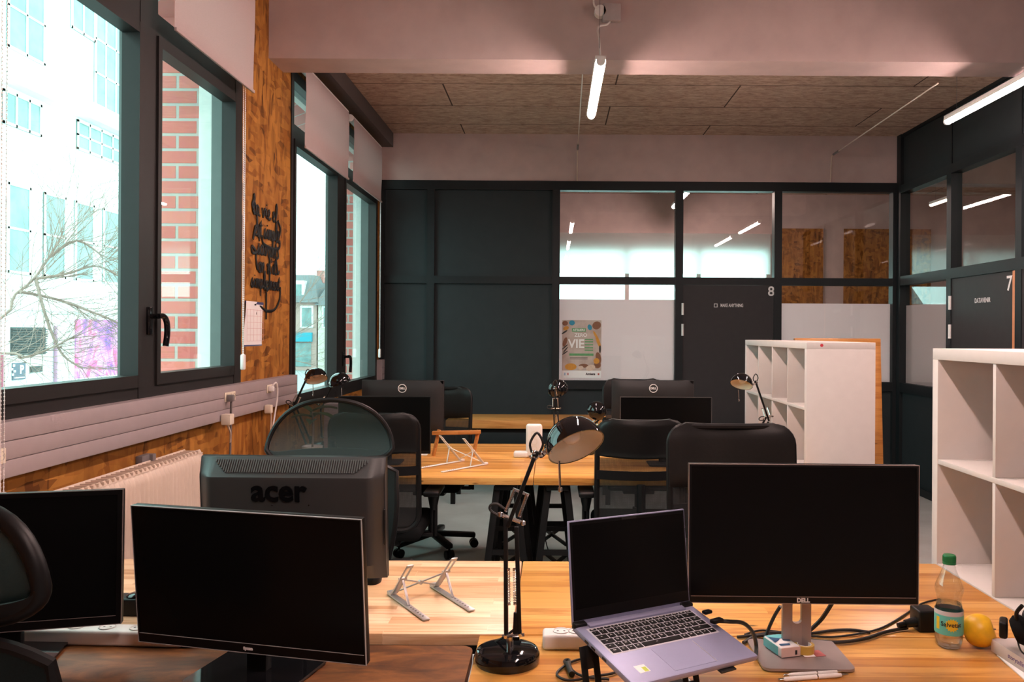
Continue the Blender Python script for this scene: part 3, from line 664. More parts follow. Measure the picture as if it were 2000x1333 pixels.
# poster on the glass
def poster():
    x0, x1, z0, z1 = .094, .490, 1.052, 1.638
    r = thing('poster', 'colourful workshop poster on the frosted glass of the back wall', 'poster', ((x0+x1)/2, gy-.004, (z0+z1)/2)); w, h = x1-x0, z1-z0
    b = MB(); b.span((-w/2, 0, -h/2), (w/2, .002, h/2)); b.build('sheet', 'paper', r)
    m, t, o = nt('poster_print'); p = N(t, 'ShaderNodeBsdfPrincipled', Roughness=.6); L = t.links.new
    n = N(t, 'ShaderNodeTexNoise', Scale=9.0, Detail=3.0); L(coords(t), n.inputs['Vector'])
    rr = ramp(t, [(.35, (.40, .30, .26)), (.6, (.50, .40, .36))]); L(n.outputs['Fac'], rr.inputs[0]); L(rr.outputs[0], p.inputs['Base Color']); L(p.outputs[0], o.inputs[0])
    zb = -h/2+.075
    pb = MB(); pb.span((-w/2, -.0008, zb), (w/2, .0, h/2)); pm = [m]
    def col(c): return plain('print_ink', c, .6, var=.1, vs=40)
    def blobs(name, c, items, dy=-.0013):
        pm.append(c)
        for x, z, rx, rz, a in items:
            pb.lathe([(1, 0), (.6, .0003), (0, .0004)], 14, at((x, dy, z), FACE_CAM) @ Matrix.Rotation(a, 4, 'Z') @ Matrix.Diagonal((rx, rz, 1, 1)), mi=len(pm)-1)
    blobs('brown_print', col((.20, .08, .04)), [(-.17, .26, .03, .025, 0), (.15, .24, .045, .04, .5), (.17, -.09, .028, .06, .2), (.16, -.16, .035, .035, 0), (-.17, .07, .02, .05, -.3), (.02, -.17, .05, .02, 0)])
    blobs('orange_print', col((.55, .24, .03)), [(.165, .08, .016, .075, .35), (.14, .14, .012, .05, .5), (-.16, .21, .03, .02, .4), (-.11, -.18, .06, .035, 0), (.15, -.12, .03, .03, 0)], -.0018)
    blobs('blue_print', col((.02, .22, .34)), [(-.10, .265, .03, .026, 0), (.08, .22, .022, .03, .3)], -.0018)
    blobs('dark_print', col((.02, .02, .02)), [(-.175, .17, .035, .008, .6), (-.17, .02, .04, .006, .7), (-.165, -.01, .04, .006, .9), (-.17, -.04, .035, .006, .6), (.185, .0, .01, .04, 0)], -.0022)
    blobs('pale_print', col((.6, .45, .36)), [(.09, -.19, .05, .03, .3), (-.01, -.19, .03, .02, 0)], -.0018)
    pb.build('printed_picture', pm, r)
    b = MB(); b.span((-.10, -.0024, .175), (.04, -.0014, .21)); b.span((-.125, -.0024, -.068), (.12, -.0014, -.045))
    for z in (.10, .075, .045, .015, -.01): b.span((.03, -.0024, z-.008), (.115, -.0014, z+.004))
    b.build('green_print', col((.10, .30, .12)), r)
    b = MB(); b.text('ATELIERS', .03, at((-.03, -.003, .192), FACE_CAM), bold=.0006); b.build('headline_lettering', 'paper', r); b = MB(); b.text('ZERO', .05, at((-.01, -.003, .14), FACE_CAM), bold=.001); b.build('headline_lettering', 'paper', r); b = MB(); b.text('VIE', .12, at((-.055, -.003, .05), FACE_CAM), bold=.003); b.build('headline_lettering', 'paper', r)
    b = MB(); b.text('Amiens', .032, at((.09, -.0016, -h/2+.04), FACE_CAM), bold=.0012)
    for z in (-.085, -.1): b.span((-.12, -.0018, z-.002), (.06, -.0014, z+.002))
    b.build('footer_lettering', col((.05, .03, .04)), r)
    b = MB(); b.span((-w/2+.055, -.0012, -h/2+.028), (-w/2+.066, 0, -h/2+.05)); b.span((w/2-.035, -.0012, -h/2+.03), (w/2-.018, 0, -h/2+.048)); b.build('red_logo', col((.5, .06, .05)), r)
    b = MB(); b.span((-w/2+.02, -.0012, -h/2+.025), (-w/2+.036, 0, -h/2+.052)); b.build('blue_logo', col((.35, .45, .6)), r)
poster()
# ------------------------------------------------------------------ desks
DZ = .74
def desk(x0, x1, y0, y1, mat, label, th=.03, corner=.004, legs='post', rotz=0, group='wooden desks'):
    cx, cy = (x0+x1)/2, (y0+y1)/2
    r = thing('desk', label, 'desk', (cx, cy, 0), rotz, group); w, d = x1-x0, y1-y0
    b = MB()
    if corner > .01:
        o = []
        for sx, sy, a0 in ((1, 1, 0), (-1, 1, 90), (-1, -1, 180), (1, -1, 270)):
            for k in range(5):
                a = math.radians(a0+22.5*k); o.append((sx*(w/2-corner)+corner*math.cos(a), sy*(d/2-corner)+corner*math.sin(a)))
        b.prism(o, DZ-th, DZ)
    else: b.box((0, 0, DZ-th/2), (w, d, th), None, .003, 2)
    b.build('tabletop', mat, r)
    if legs == 'post':
        for sx in (-1, 1):
            for sy in (-1, 1):
                b = MB(); b.span((sx*(w/2-.06)-.02, sy*(d/2-.06)-.02, 0), (sx*(w/2-.06)+.02, sy*(d/2-.06)+.02, DZ-th)); b.build('leg', 'steel', r)
        b = MB()
        for sy in (-1, 1): b.span((-w/2+.08, sy*(d/2-.06)-.012, DZ-th-.04), (w/2-.08, sy*(d/2-.06)+.012, DZ-th))
        b.build('apron', 'steel', r)
    return r
desk(-1.60, -.100, 2.062, 2.722, 'pine', 'pale pine desk with knots under the silver folding stand')
desk(-.096, 1.292, 2.062, 2.722, 'orange', 'orange pine desk behind the open laptop, beside the white shelf')
desk(-1.60, -.19, 1.56, 1.985, 'rustic', 'dark brown rustic desk at the lower left with rounded corner', .03, .03)
desk(-.182, 1.292, 1.36, 2.056, 'orange', 'orange pine desk in front, under laptop and black lamp')
desk(-1.62, -.10, 4.275, 4.925, 'orange', 'pine desk in the middle row with the white folding stand, near half', .038, legs='')
desk(-.097, 1.41, 4.275, 4.925, 'orange', 'pine desk in the middle row under the right-hand black monitor, near half', .038, legs='')
desk(-1.62, -.10, 4.93, 5.58, 'orange', 'pine desk in the middle row with the wooden stand, far half', .038, legs='')
desk(-.097, 1.41, 4.93, 5.58, 'orange', 'pine desk in the middle row carrying the power tower, far half', .038, legs='')
desk(-.93, .55, 7.05, 7.60, 'wood', 'long orange wooden table against the dark back wall', .07)
def trestle(x, y, L, label, sp=.26):
    r = thing('trestle', label, 'trestle', (x, y, 0), 0, 'black trestles under the middle desks'); z = DZ-.038
    for sy in (-1, 1):
        for sx in (-1, 1):
            b = MB(); b.bar((sx*.05, sy*L*.42, z-.02), (sx*sp/2, sy*L*.5, 0), .036, .02, .003, up=(0, 1, 0)); b.build('leg', 'steel', r)
        b = MB(); b.bar((-.09, sy*L*.455, .33), (.09, sy*L*.455, .33), .018, .028); b.build('cross_bar', 'steel', r)
    b = MB(); b.span((-.06, -L/2, z-.035), (.06, L/2, z), .003); b.build('top_bar', 'steel', r)
    b = MB(); b.bar((-.09, -L*.46, .2), (.09, L*.46, .2), .012, .02); b.bar((.09, -L*.46, .2), (-.09, L*.46, .2), .012, .02); b.build('diagonal_brace', 'steel', r)
trestle(-.245, 4.6, .58, 'near black trestle under the window-side middle desk')
trestle(.03, 4.6, .58, 'near black trestle under the right-hand middle desk')
trestle(-.22, 5.25, .56, 'far black trestle under the window-side middle desk')
trestle(.0, 5.25, .56, 'far black trestle under the middle desk with the power tower')
trestle(-1.3, 4.6, .58, 'black trestle at the window end of the middle desk, near half')
trestle(-1.3, 5.25, .56, 'black trestle at the window end of the middle desk, far half')
trestle(1.2, 4.6, .58, 'black trestle at the shelf end of the middle desk, near half')
trestle(1.2, 5.25, .56, 'black trestle at the shelf end of the middle desk, far half')
b = MB(); b.tube([(0, 0, .70), (.01, .02, .5), (.02, .0, .25), (.10, -.05, .06), (.22, -.08, .008), (.4, -.05, .008)], .004, 6, 6)
tag(b.build('hanging_cable', 'cord', None, (-.06, 4.95, 0)), 'thin cable hanging between the trestles down to the floor', 'cable')

# ------------------------------------------------------------------ cube shelves
def cube_shelf(x, y1, ncol, label, rows=4):
    cell, to, ti, D = .335, .038, .016, .39
    L = ncol*cell+(ncol-1)*ti+2*to; H = rows*cell+(rows-1)*ti+2*to
    r = thing('cube_shelf', label, 'shelf', (x, y1-L, 0), 0, 'white cube shelves')
    for z in (0, H-to):
        b = MB(); b.span((0, 0, z), (D, L, z+to), .0015); b.build('top_board' if z else 'bottom_board', 'white', r)
    for y in (0, L-to):
        b = MB(); b.span((0.0, y, to), (D, y+to, H-to), .0015); b.build('side_panel', 'white', r)
    for k in range(1, rows):
        z = to+k*cell+(k-1)*ti; b = MB(); b.span((.002, to, z), (D-.002, L-to, z+ti), .001); b.build('shelf_board', 'white', r)
    for c in range(1, ncol):
        y = to+c*cell+(c-1)*ti
        for k in range(rows):
            z = to+k*(cell+ti); b = MB(); b.span((.003, y, z+.0005), (D-.003, y+ti, z+cell-.0005), .001); b.build('divider', 'white', r)
    return r, L, H
cube_shelf(1.296, 2.76, 4, 'tall white cube shelf at the right edge beside the water bottle')
sh, L, H = cube_shelf(1.436, 6.04, 4, 'white cube shelf further back, its blank end panel facing with a red dot')
b = MB(Matrix.Translation(-Vector(sh.location))); b.lathe([(.009, 0), (.009, .0012), (0, .0012)], 16, at(W(1605, 675, 6.04-L-.0005), FACE_CAM))
o = b.build('round_sticker', plain('red_sticker', (.55, .03, .05), .5), sh); o['label'] = 'small round red sticker'
# leaning wooden frame
r = thing('wooden_board', 'big wood-framed board leaning behind the farther white shelf', 'frame', (2.29, 6.42, 0)); r.rotation_euler = (math.radians(-4), 0, 0)
b = MB()
for sx in (-1, 1): b.span((sx*.31-.035, -.02, 0), (sx*.31+.035, .02, 1.475), .004)
b.build('stile', 'wood', r)
b = MB(); b.span((-.345, -.022, 1.42), (.345, .022, 1.48), .004); b.span((-.345, -.022, .0), (.345, .022, .06), .004); b.build('rail', 'wood', r)
b = MB(); b.span((-.3, .0, .05), (.3, .012, 1.43)); b.build('backing_board', 'wood', r)

# ------------------------------------------------------------------ chairs (sitter faces -Y; origin on the floor)
def chair_base(r, zs=.44):
    b = MB(); b.cyl((0, 0, .09), (0, 0, .28), .030, n=14); b.cyl((0, 0, .28), (0, 0, zs-.02), .016, n=12); b.span((-.11, -.13, zs-.045), (.11, .13, zs), .01); b.build('gas_column', 'steel', r)
    for k in range(5):
        a = 2*PI*k/5+.3; dx, dy = math.cos(a), math.sin(a)
        b = MB(); b.bar((dx*.02, dy*.02, .11), (dx*.30, dy*.30, .085), .05, .035, .01); lg = b.build('base_leg', 'black', r)
        b = MB(); s = Vector((-dy, dx, 0)); c = Vector((dx*.29, dy*.29, .03))
        for q in (-1, 1): b.cyl(c+s*q*.008, c+s*q*.026, .03, n=12)
        b.cyl(c+Vector((0, 0, .02)), c+Vector((0, 0, .055)), .008, n=8); b.build('caster', 'black', lg)
def armrests(r, x=.27, z=.66):
    for sx in (-1, 1):
        b = MB(); b.box((sx*x, -.02, z), (.085, .24, .03), None, .012, 3)
        b.cyl((sx*x, .0, z-.1), (sx*x, .0, z-.01), .018, .035, 10)
        b.cyl((sx*(x-.008), .0, .42), (sx*(x-.008), .0, z-.08), .010, n=8); b.cyl((sx*(x+.012), .0, .42), (sx*(x+.012), .0, z-.08), .010, n=8)
        b.bar((sx*(x), .0, .43), (sx*.15, .0, .43), .04, .02, .004); b.build('armrest', 'black', r)
def seat_cushion(r, w=.50, d=.48, z=.44):
    b = MB(); b.box((0, -.02, z+.04), (w, d, .085), None, .035, 4); b.build('seat', 'blackmatte', r)
def rr_outline(w, z0, z1, r0, r1, n=6):
    """rounded rectangle in (x, z), radius r0 below and r1 above"""
    o = []
    for cx, cz, a0, rr in ((w/2-r1, z1-r1, 0, r1), (-w/2+r1, z1-r1, 90, r1), (-w/2+r0, z0+r0, 180, r0), (w/2-r0, z0+r0, 270, r0)):
        for k in range(n+1):
            a = math.radians(a0+90*k/n); o.append((cx+rr*math.cos(a), cz+rr*math.sin(a)))
    return o
def task_chair(label, loc, rotz, H=1.10, w=.47, pad=.22, dip=.008, group='black mesh-back office chairs', armr=True):
    r = thing('office_chair', label, 'chair', loc, rotz, group)
    chair_base(r); seat_cushion(r, w)
    if armr: armrests(r, w/2+.035)
    yb = lambda z, x=0: .235 + .10*max(0, z-.5)**1.2 - .05*(x/(w/2))**2
    z0 = .50
    o = rr_outline(w-.02, z0, H-.012, .08, .075)
    b = MB(); b.tube([(x, yb(z, x), z - (dip*math.cos(x/(w/2)*PI/2) if z > H-.02 else 0)) for x, z in o], .014, 8, 1, True); b.build('back_frame', 'black', r)
    # padded upper panel, slightly hollow along its top edge, sewn edge below
    def half(z):
        t = max(0, (z-(H-.075))/.075); return (w/2-.008) - .075*(1-math.sqrt(max(0, 1-t*t)))
    b = MB(); nu, nv = 18, 12
    def f(u, v, side):
        s = u*2-1; z = H-pad+pad*v; x = s*half(z); z -= dip*math.cos(s*PI/2)*v + .012*(1-s*s)*(1-v)
        e = min(1, 6*min(v, 1-v)+.15, 7*min(u, 1-u)+.15)**.5
        return (x, yb(z, x) + side*(.006+.02*e), z)
    for side in (-1, 1): b.sheet(lambda u, v: f(u, v, side), nu, nv)
    bmesh.ops.remove_doubles(b.bm, verts=b.bm.verts[:], dist=.0005)
    ed = [e for e in b.bm.edges if len(e.link_faces) == 1]; bmesh.ops.bridge_loops(b.bm, edges=ed) if ed else None
    b.build('back_pad', 'leather', r, angle=60)
    b = MB(); b.sheet(lambda u, v: ((u*2-1)*(w/2-.018), yb(z0+.02+(H-pad-.01-z0-.02)*v, (u*2-1)*(w/2-.018)), z0+.02+(H-pad-.01-z0-.02)*v), 10, 8); b.build('back_mesh', 'chairmesh', r)
    b = MB(); b.sheet(lambda u, v: ((u*2-1)*(w/2-.01), yb(.8, (u*2-1)*(w/2-.01))+.006, H-pad-.12+.045*v), 10, 2, .012); b.build('lumbar_bar', 'black', r)
    b = MB(); b.tube([(0, .08, .43), (0, .25, .42), (0, .285, .55), (0, .275, .75)], .022, 8, 4); b.build('back_support', 'black', r)
    return r
M['chairmesh'] = meshmat('chair_netting', (.007, .0075, .008), .20, 120)
M['headmesh'] = meshmat('headrest_netting', (.009, .030, .031), .22, 420, .6)
M['headback'] = plain('dark_woven_back', (.010, .018, .019), .8, var=.15, vs=300, spec=.15)
def exec_chair(label, loc, rotz, zt=1.24, w=.465, oval=False, group='high-backed chairs with netting headrest'):
    r = thing('headrest_chair', label, 'chair', loc, rotz, group)
    chair_base(r); seat_cushion(r, .50); armrests(r, .29, .66)
    hh = .225; z0 = zt-hh
    top = lambda s: z0+.035+(hh-.035)*max(0, 1-abs(s)**2.3)**.56
    bot = lambda s: z0+.075*(1-max(0, 1-abs(s)**2.6)**.5)
    if oval: top = lambda s: z0+.075+(hh-.075)*max(0, 1-abs(s)**2.6)**.5
    hw = lambda v: w/2*(1-.17*v**1.6)
    yh = lambda x, z: .26-.30*x*x + .035*math.sin((z-z0)/hh*PI)
    if not oval: bot = lambda s: z0+.035*abs(s)**12
    def hf(u, v):
        s = math.sin((u-.5)*PI); za, zb = bot(s), top(s); z = za+(zb-za)*v
        x = s*w/2; return (x, yh(x, z), z)
    b = MB(); b.sheet(hf, 24, 10); b.build('headrest_netting', 'headmesh', r, angle=80)
    ol = [hf(k/24, 1) for k in range(25)] + [hf(1-k/24, 0) for k in range(25)]
    b = MB(); b.tube(ol, .017 if oval else .009, 14 if oval else 8, 1, True); b.sheet(lambda u, v: (lambda p: (p[0], p[1]+.004, p[2]))(hf(u, .0+.16*v)), 20, 2, .012); b.build('headrest_rim', 'black', r)
    b = MB(); b.tube([(0, .33, z0-.12), (0, .33, z0+.02), (0, .30, z0+.07)], .016, 8, 3); b.build('headrest_stem', 'black', r)
    z1, zb = z0-.012, .50
    def bf(u, v):
        s = u*2-1; z = zb+(z1-zb)*v - .05*abs(s)**3*(v**3); hwid = .19+.065*math.sin(min(1, v*1.15)*PI*.62)
        x = s*hwid; return (x, .235+.06*math.sin(v*PI*1.2)*-.3 + .10*(v*(z1-zb))**1.2 - .22*x*x, z)
    b = MB(); b.sheet(bf, 16, 14, .02); b.build('backrest', 'headback', r, angle=70)
    ol = [bf(k/16, 1) for k in range(17)] + [bf(1, 1-k/14) for k in range(1, 14)] + [bf(1-k/16, 0) for k in range(17)] + [bf(0, k/14) for k in range(1, 14)]
    b = MB(); b.tube([(p[0], p[1]+.01, p[2]) for p in ol], .012, 7, 1, True); b.build('back_frame', 'black', r)
    b = MB(); b.tube([(0, .08, .43), (0, .28, .42), (0, .33, .6), (0, .34, z0-.1)], .024, 8, 4); b.build('back_support', 'black', r)
    return r
exec_chair('high-backed chair with wide netting headrest behind the grey-backed monitor', (-.83, 2.86, 0), math.radians(6), 1.245, .475)
exec_chair('dark chair with round headrest cut off at the lower left corner', (-1.155, 1.755, 0), PI-.02, 1.19, .46, True)
task_chair('black office chair, nearest on the right, behind the big dark monitor', (.745, 3.13, 0), math.radians(0), 1.135, .535, .26)
task_chair('black mesh-back chair at the middle desk below the round-badged monitor, back turned', (.445, 4.32, 0), PI, 1.08, .455, .19)
task_chair('black mesh-back chair at the middle desk behind the headrest chair', (-.90, 4.32, 0), PI, 1.105, .465, .20)
task_chair('black chair beyond the middle desk, its edge showing beside the window-side badge monitor', (-.83, 5.62, 0), math.radians(-4), 1.115, .47, .22)
task_chair('black chair at the far side of the middle desk below the poster glass', (.60, 5.72, 0), 0, 1.175, .46, .22, .014)

# ------------------------------------------------------------------ monitors (screen faces -Y, origin on the desk under the stand)
def rot_panel(y, zc, tilt): return Matrix.Translation((0, y, zc)) @ Matrix.Rotation(-tilt, 4, 'X')
def ring(b, w, h, bw, y0, y1, bt=None, mi=0):
    bt = bt or bw
    b.span((-w/2, y0, h/2-bw), (w/2, y1, h/2), 0, mi=mi); b.span((-w/2, y0, -h/2), (w/2, y1, -h/2+bt), 0, mi=mi)
    b.span((-w/2, y0, -h/2+bt), (-w/2+bw, y1, h/2-bw), 0, mi=mi); b.span((w/2-bw, y0, -h/2+bt), (w/2, y1, h/2-bw), 0, mi=mi)
def monitor(label, loc, rotz, w, h, zb, tilt=0, py=-.05, bez=.008, chin=.018, th=.042, base=(.21, .18), neck='taupe', basemat='taupe', edge='taupe', group=None, logo=None, backlogo=False, slot=True, neckw=.068, shell='black'):
    r = thing('monitor', label, 'monitor', loc, rotz, group)
    X = rot_panel(py, zb+h/2, tilt)
    b = MB(X); b.box((0, .011, 0), (w, .018, h), None, .002)
    # rounded thicker shell behind
    n = 10
    b.sheet(lambda u, v: ((u*2-1)*(w/2-.004)*(1-.0), .02+(th-.02)*(1-abs(u*2-1)**6)*(1-abs(v*2-1)**5), (v*2-1)*(h/2-.004)), 20, 14)
    b.build('back_shell', shell, r)
    b = MB(X); ring(b, w, h, bez, -.001, .012, chin); b.build('bezel', 'bezel', r)
    b = MB(X); b.span((-w/2+bez, .0005, -h/2+chin), (w/2-bez, .003, h/2-bez)); b.build('screen', 'screen', r)
    e = MB(X); ring(e, w+.001, h+.001, .0016, -.0016, .002); e.span((-w/2+bez, -.0016, -h/2+chin-.0006), (w/2-bez, -.0006, -h/2+chin+.0006)); e.build('edge_trim', edge, r)
    if logo:
        t = MB(X); t.text(logo, .0135 if logo == 'DELL' else .009, at((0, -.002, -h/2+chin/2), FACE_CAM), .0005, bold=.0006); t.build('logo', 'letter', r)
    if backlogo:
        t = MB(X); c = (0, th+.0005, h/2-.052)
        t.tube([(c[0]+.026*math.cos(2*PI*k/28), c[1], c[2]+.026*math.sin(2*PI*k/28)) for k in range(28)], .0028, 6, 1, True)
        t.text('DELL', .0175, at(c, FACE_BACK), .001, bold=.0011, space=.95); t.build('round_logo', 'letter', r)
    zt = zb+h*.45; yn = py+th+.012
    b = MB()
    if slot:
        nw = neckw
        o = rr_outline(nw, .004, zt, .004, .004, 2); hx0, hx1, hz0, hz1 = -.012, .012, .085, .128
        b.span((-nw/2, yn-.007, .0), (-.011, yn+.007, zt), .001); b.span((.011, yn-.007, .0), (nw/2, yn+.007, zt), .001)
        b.span((-.0115, yn-.007, .0), (.0115, yn+.007, .074), 0); b.span((-.0115, yn-.007, .126), (.0115, yn+.007, zt), 0)
        for zc, s in ((.074, 1), (.126, -1)):
            b.prism([(-.0115, zc), (.0115, zc)] + [(.0115*math.cos(a), zc+s*.009*(1-math.sin(a))) for a in [PI*k/8 for k in range(9)]], yn-.007, yn+.007, Matrix(((1, 0, 0, 0), (0, 0, 1, 0), (0, 1, 0, 0), (0, 0, 0, 1))))
    else: b.span((-neckw/2, yn-.012, 0), (neckw/2, yn+.012, zt), .004)
    b.span((-.05, py+th-.015, zt-.07), (.05, yn+.004, zt+.01), .003)
    b.build('stand_neck', neck, r)
    bw, bd = base; o = []
    for sx, sy, a0 in ((1, 1, 0), (-1, 1, 90), (-1, -1, 180), (1, -1, 270)):
        for k in range(6):
            a = math.radians(a0+18*k); o.append((sx*(bw/2-.018)+.018*math.cos(a), sy*(bd/2-.018)+.018*math.sin(a)))
    b = MB(); b.prism([(x, y) for x, y in o], .0035, .0095); b.build('stand_base', basemat, r)
    b = MB()
    for sx in (-1, 1):
        for sy in (-1, 1): b.cyl((sx*(bw/2-.03), sy*(bd/2-.03), 0), (sx*(bw/2-.03), sy*(bd/2-.03), .004), .008, n=10)
    b.build('rubber_foot', 'cord', r)
    return r
M['bezel'] = plain('black_bezel', (.004, .004, .0045), .35, var=.05, spec=.2)
M['bluegrey'] = plain('pale_edge', (.42, .44, .46), .35, .3, var=.03)
M['greyback'] = plain('charcoal_shell', (.020, .020, .021), .45, var=.05, spec=.25)
monitor('large dark monitor on a taupe stand, front right beside the bottle', (.590, 1.925, DZ), math.radians(-.8), .537, .326, .138, 0, -.03, .006, .016, logo='DELL')
monitor('dark angled monitor with a small maker name under its screen on the brown rustic desk', (-.66, 1.815, DZ), -math.atan2(.125, .547), .562, .318, .058, math.radians(-5), -.045, .004, .022, base=(.25, .20), neck='black', basemat='glassbase' if 'glassbase' in M else 'gloss', edge='bluegrey', logo='iiyama', slot=False, neckw=.05)
monitor('dark monitor at the far left edge behind the cut-off chair', (-1.278, 1.885, DZ), math.radians(14), .52, .316, .075, math.radians(2), -.03, .012, .02, base=(.24, .18), neck='black', basemat='gloss', edge='cordgrey', slot=False)
mg = 'black monitors on the middle desks'
monitor('black monitor facing us on the middle desk behind the headrest chair', (-.985, 4.74, DZ), 0, .54, .335, .055, 0, .0, .006, .016, edge='cord', group=mg, base=(.21, .18), neck='black', basemat='black')
monitor('black monitor facing us on the middle desk on the right', (.665, 4.74, DZ), 0, .535, .335, .06, 0, .0, .006, .016, edge='cordgrey', group=mg, neck='black', basemat='black')
monitor('charcoal monitor back with round badge near the window', (-.985, 5.34, DZ), PI, .54, .33, .12, 0, .0, .006, .016, group=mg, backlogo=True, shell='greyback', edge='cord')
monitor('charcoal monitor back with round badge below the poster glass', (.66, 5.34, DZ), PI, .54, .33, .13, 0, .0, .006, .016, group=mg, backlogo=True, shell='greyback', edge='cord')

# monitor seen from behind with the vent strip
def vent_monitor():
    w, h, zb = .512, .340, .085; tilt = math.radians(5)
    r = thing('monitor', 'older black monitor seen from behind with slotted vent strip along its top', 'monitor', (-.713, 2.26, DZ), PI+math.radians(-1))
    X = rot_panel(.0, zb+h/2, tilt)       # screen faces -Y local, which is away from us
    b = MB(X); ring(b, w, h, .018, -.004, .012, .022); b.build('bezel', 'black', r)
    b = MB(X); b.span((-w/2+.018, .0, -h/2+.022), (w/2-.018, .004, h/2-.018)); b.build('screen', 'screen', r)
    # shell: side profile with a chamfer that holds the vents, corners cut round
    b = MB(X); d0, d1 = .012, .062
    def half(v): return w/2
    sec = [(d0, h/2), (d0+.006, h/2-.002), (d1-.010, h/2-.040), (d1-.002, h/2-.047), (d1, h/2-.056), (d1, -h/2+.05), (d0+.012, -h/2), (d0, -h/2)]
    cols = [(-1, 0), (-.985, 0), (-.95, .25), (-.90, .7), (-.86, .93), (-.82, 1), (0, 1), (.82, 1), (.86, .93), (.90, .7), (.95, .25), (.985, 0), (1, 0)]
    vs = []
    for s, k in cols:
        for (y, z) in sec: vs.append((s*w/2, d0+(y-d0)*(.36+.64*k), z if y < d1-.011 else z))
    m = len(sec); fs = []
    for i in range(len(cols)-1):
        for j in range(m): fs.append((i*m+j, i*m+(j+1) % m, (i+1)*m+(j+1) % m, (i+1)*m+j))
    fs += [tuple(range(m)), tuple((len(cols)-1)*m+j for j in range(m))[::-1]]
    b.raw(vs, fs); b.build('back_shell', 'acershell', r, angle=30)
    # vent strip on the chamfer
    A = Vector((0, d0+.006, h/2-.002)); B = Vector((0, d1-.010, h/2-.040)); dr = (B-A).normalized(); nn = Vector((0, -dr.z, dr.y)); nn = nn if nn.y > 0 else -nn
    ln = (B-A).length
    def P3(x, s, e): q = A+dr*s+nn*e; return (x, q.y, q.z)
    b = MB(X); b.raw([P3(-.212, .008, .0006), (P3(.212, .008, .0006)), P3(.180, ln-.006, .0006), P3(-.180, ln-.006, .0006)], [(0, 1, 2, 3)]); v = b.build('vent_strip', 'cord', r)
    b = MB(X); n = 66
    for k in range(n+1):
        x = -.215+.43*k/n; s0 = .006; s1 = ln-.004
        lim = .180+.032*0
        if abs(x) > .180: s1 = .008+(ln-.014)*(1-(abs(x)-.180)/.035)
        if s1-s0 < .004: continue
        b.raw([P3(x-.0013, s0, .0), P3(x+.0013, s0, .0), P3(x+.0013, s1, .0), P3(x-.0013, s1, .0), P3(x-.0013, s0, .003), P3(x+.0013, s0, .003), P3(x+.0013, s1, .003), P3(x-.0013, s1, .003)],
              [(4, 5, 6, 7), (0, 1, 5, 4), (1, 2, 6, 5), (2, 3, 7, 6), (3, 0, 4, 7)])
    b.build('slat', 'ventslat', v, smooth=False)
    b = MB(X); b.text('acer', .086, at((.026, d1+.001, h/2-.084), FACE_BACK), .003, bold=.0022, space=1.0); b.build('raised_lettering', 'gloss', r)
    b = MB(X)
    for x in (-.055, .045): b.cyl((x, d1, h/2-.122), (x, d1+.001, h/2-.122), .002, n=8)
    b.build('screw', 'chrome', r)
    b = MB(X); b.span((-w/2-.001, .022, -.07), (-w/2+.004, .036, .03), .001); b.build('side_grip', 'cord', r)
    b = MB(); b.span((-.05, .05, .0), (.05, .085, zb+.17), .006); b.build('stand_neck', 'black', r)
    b = MB(); b.lathe([(0, 0), (.115, 0), (.115, .008), (.09, .016), (0, .016)], 32, Matrix.Diagonal((1, .8, 1, 1))); b.build('stand_base', 'black', r)
M['acershell'] = plain('dark_matte_shell', (.030, .034, .036), .45, var=.06, spec=.6)
M['ventslat'] = plain('vent_slat', (.09, .11, .11), .4, var=.05)
vent_monitor()
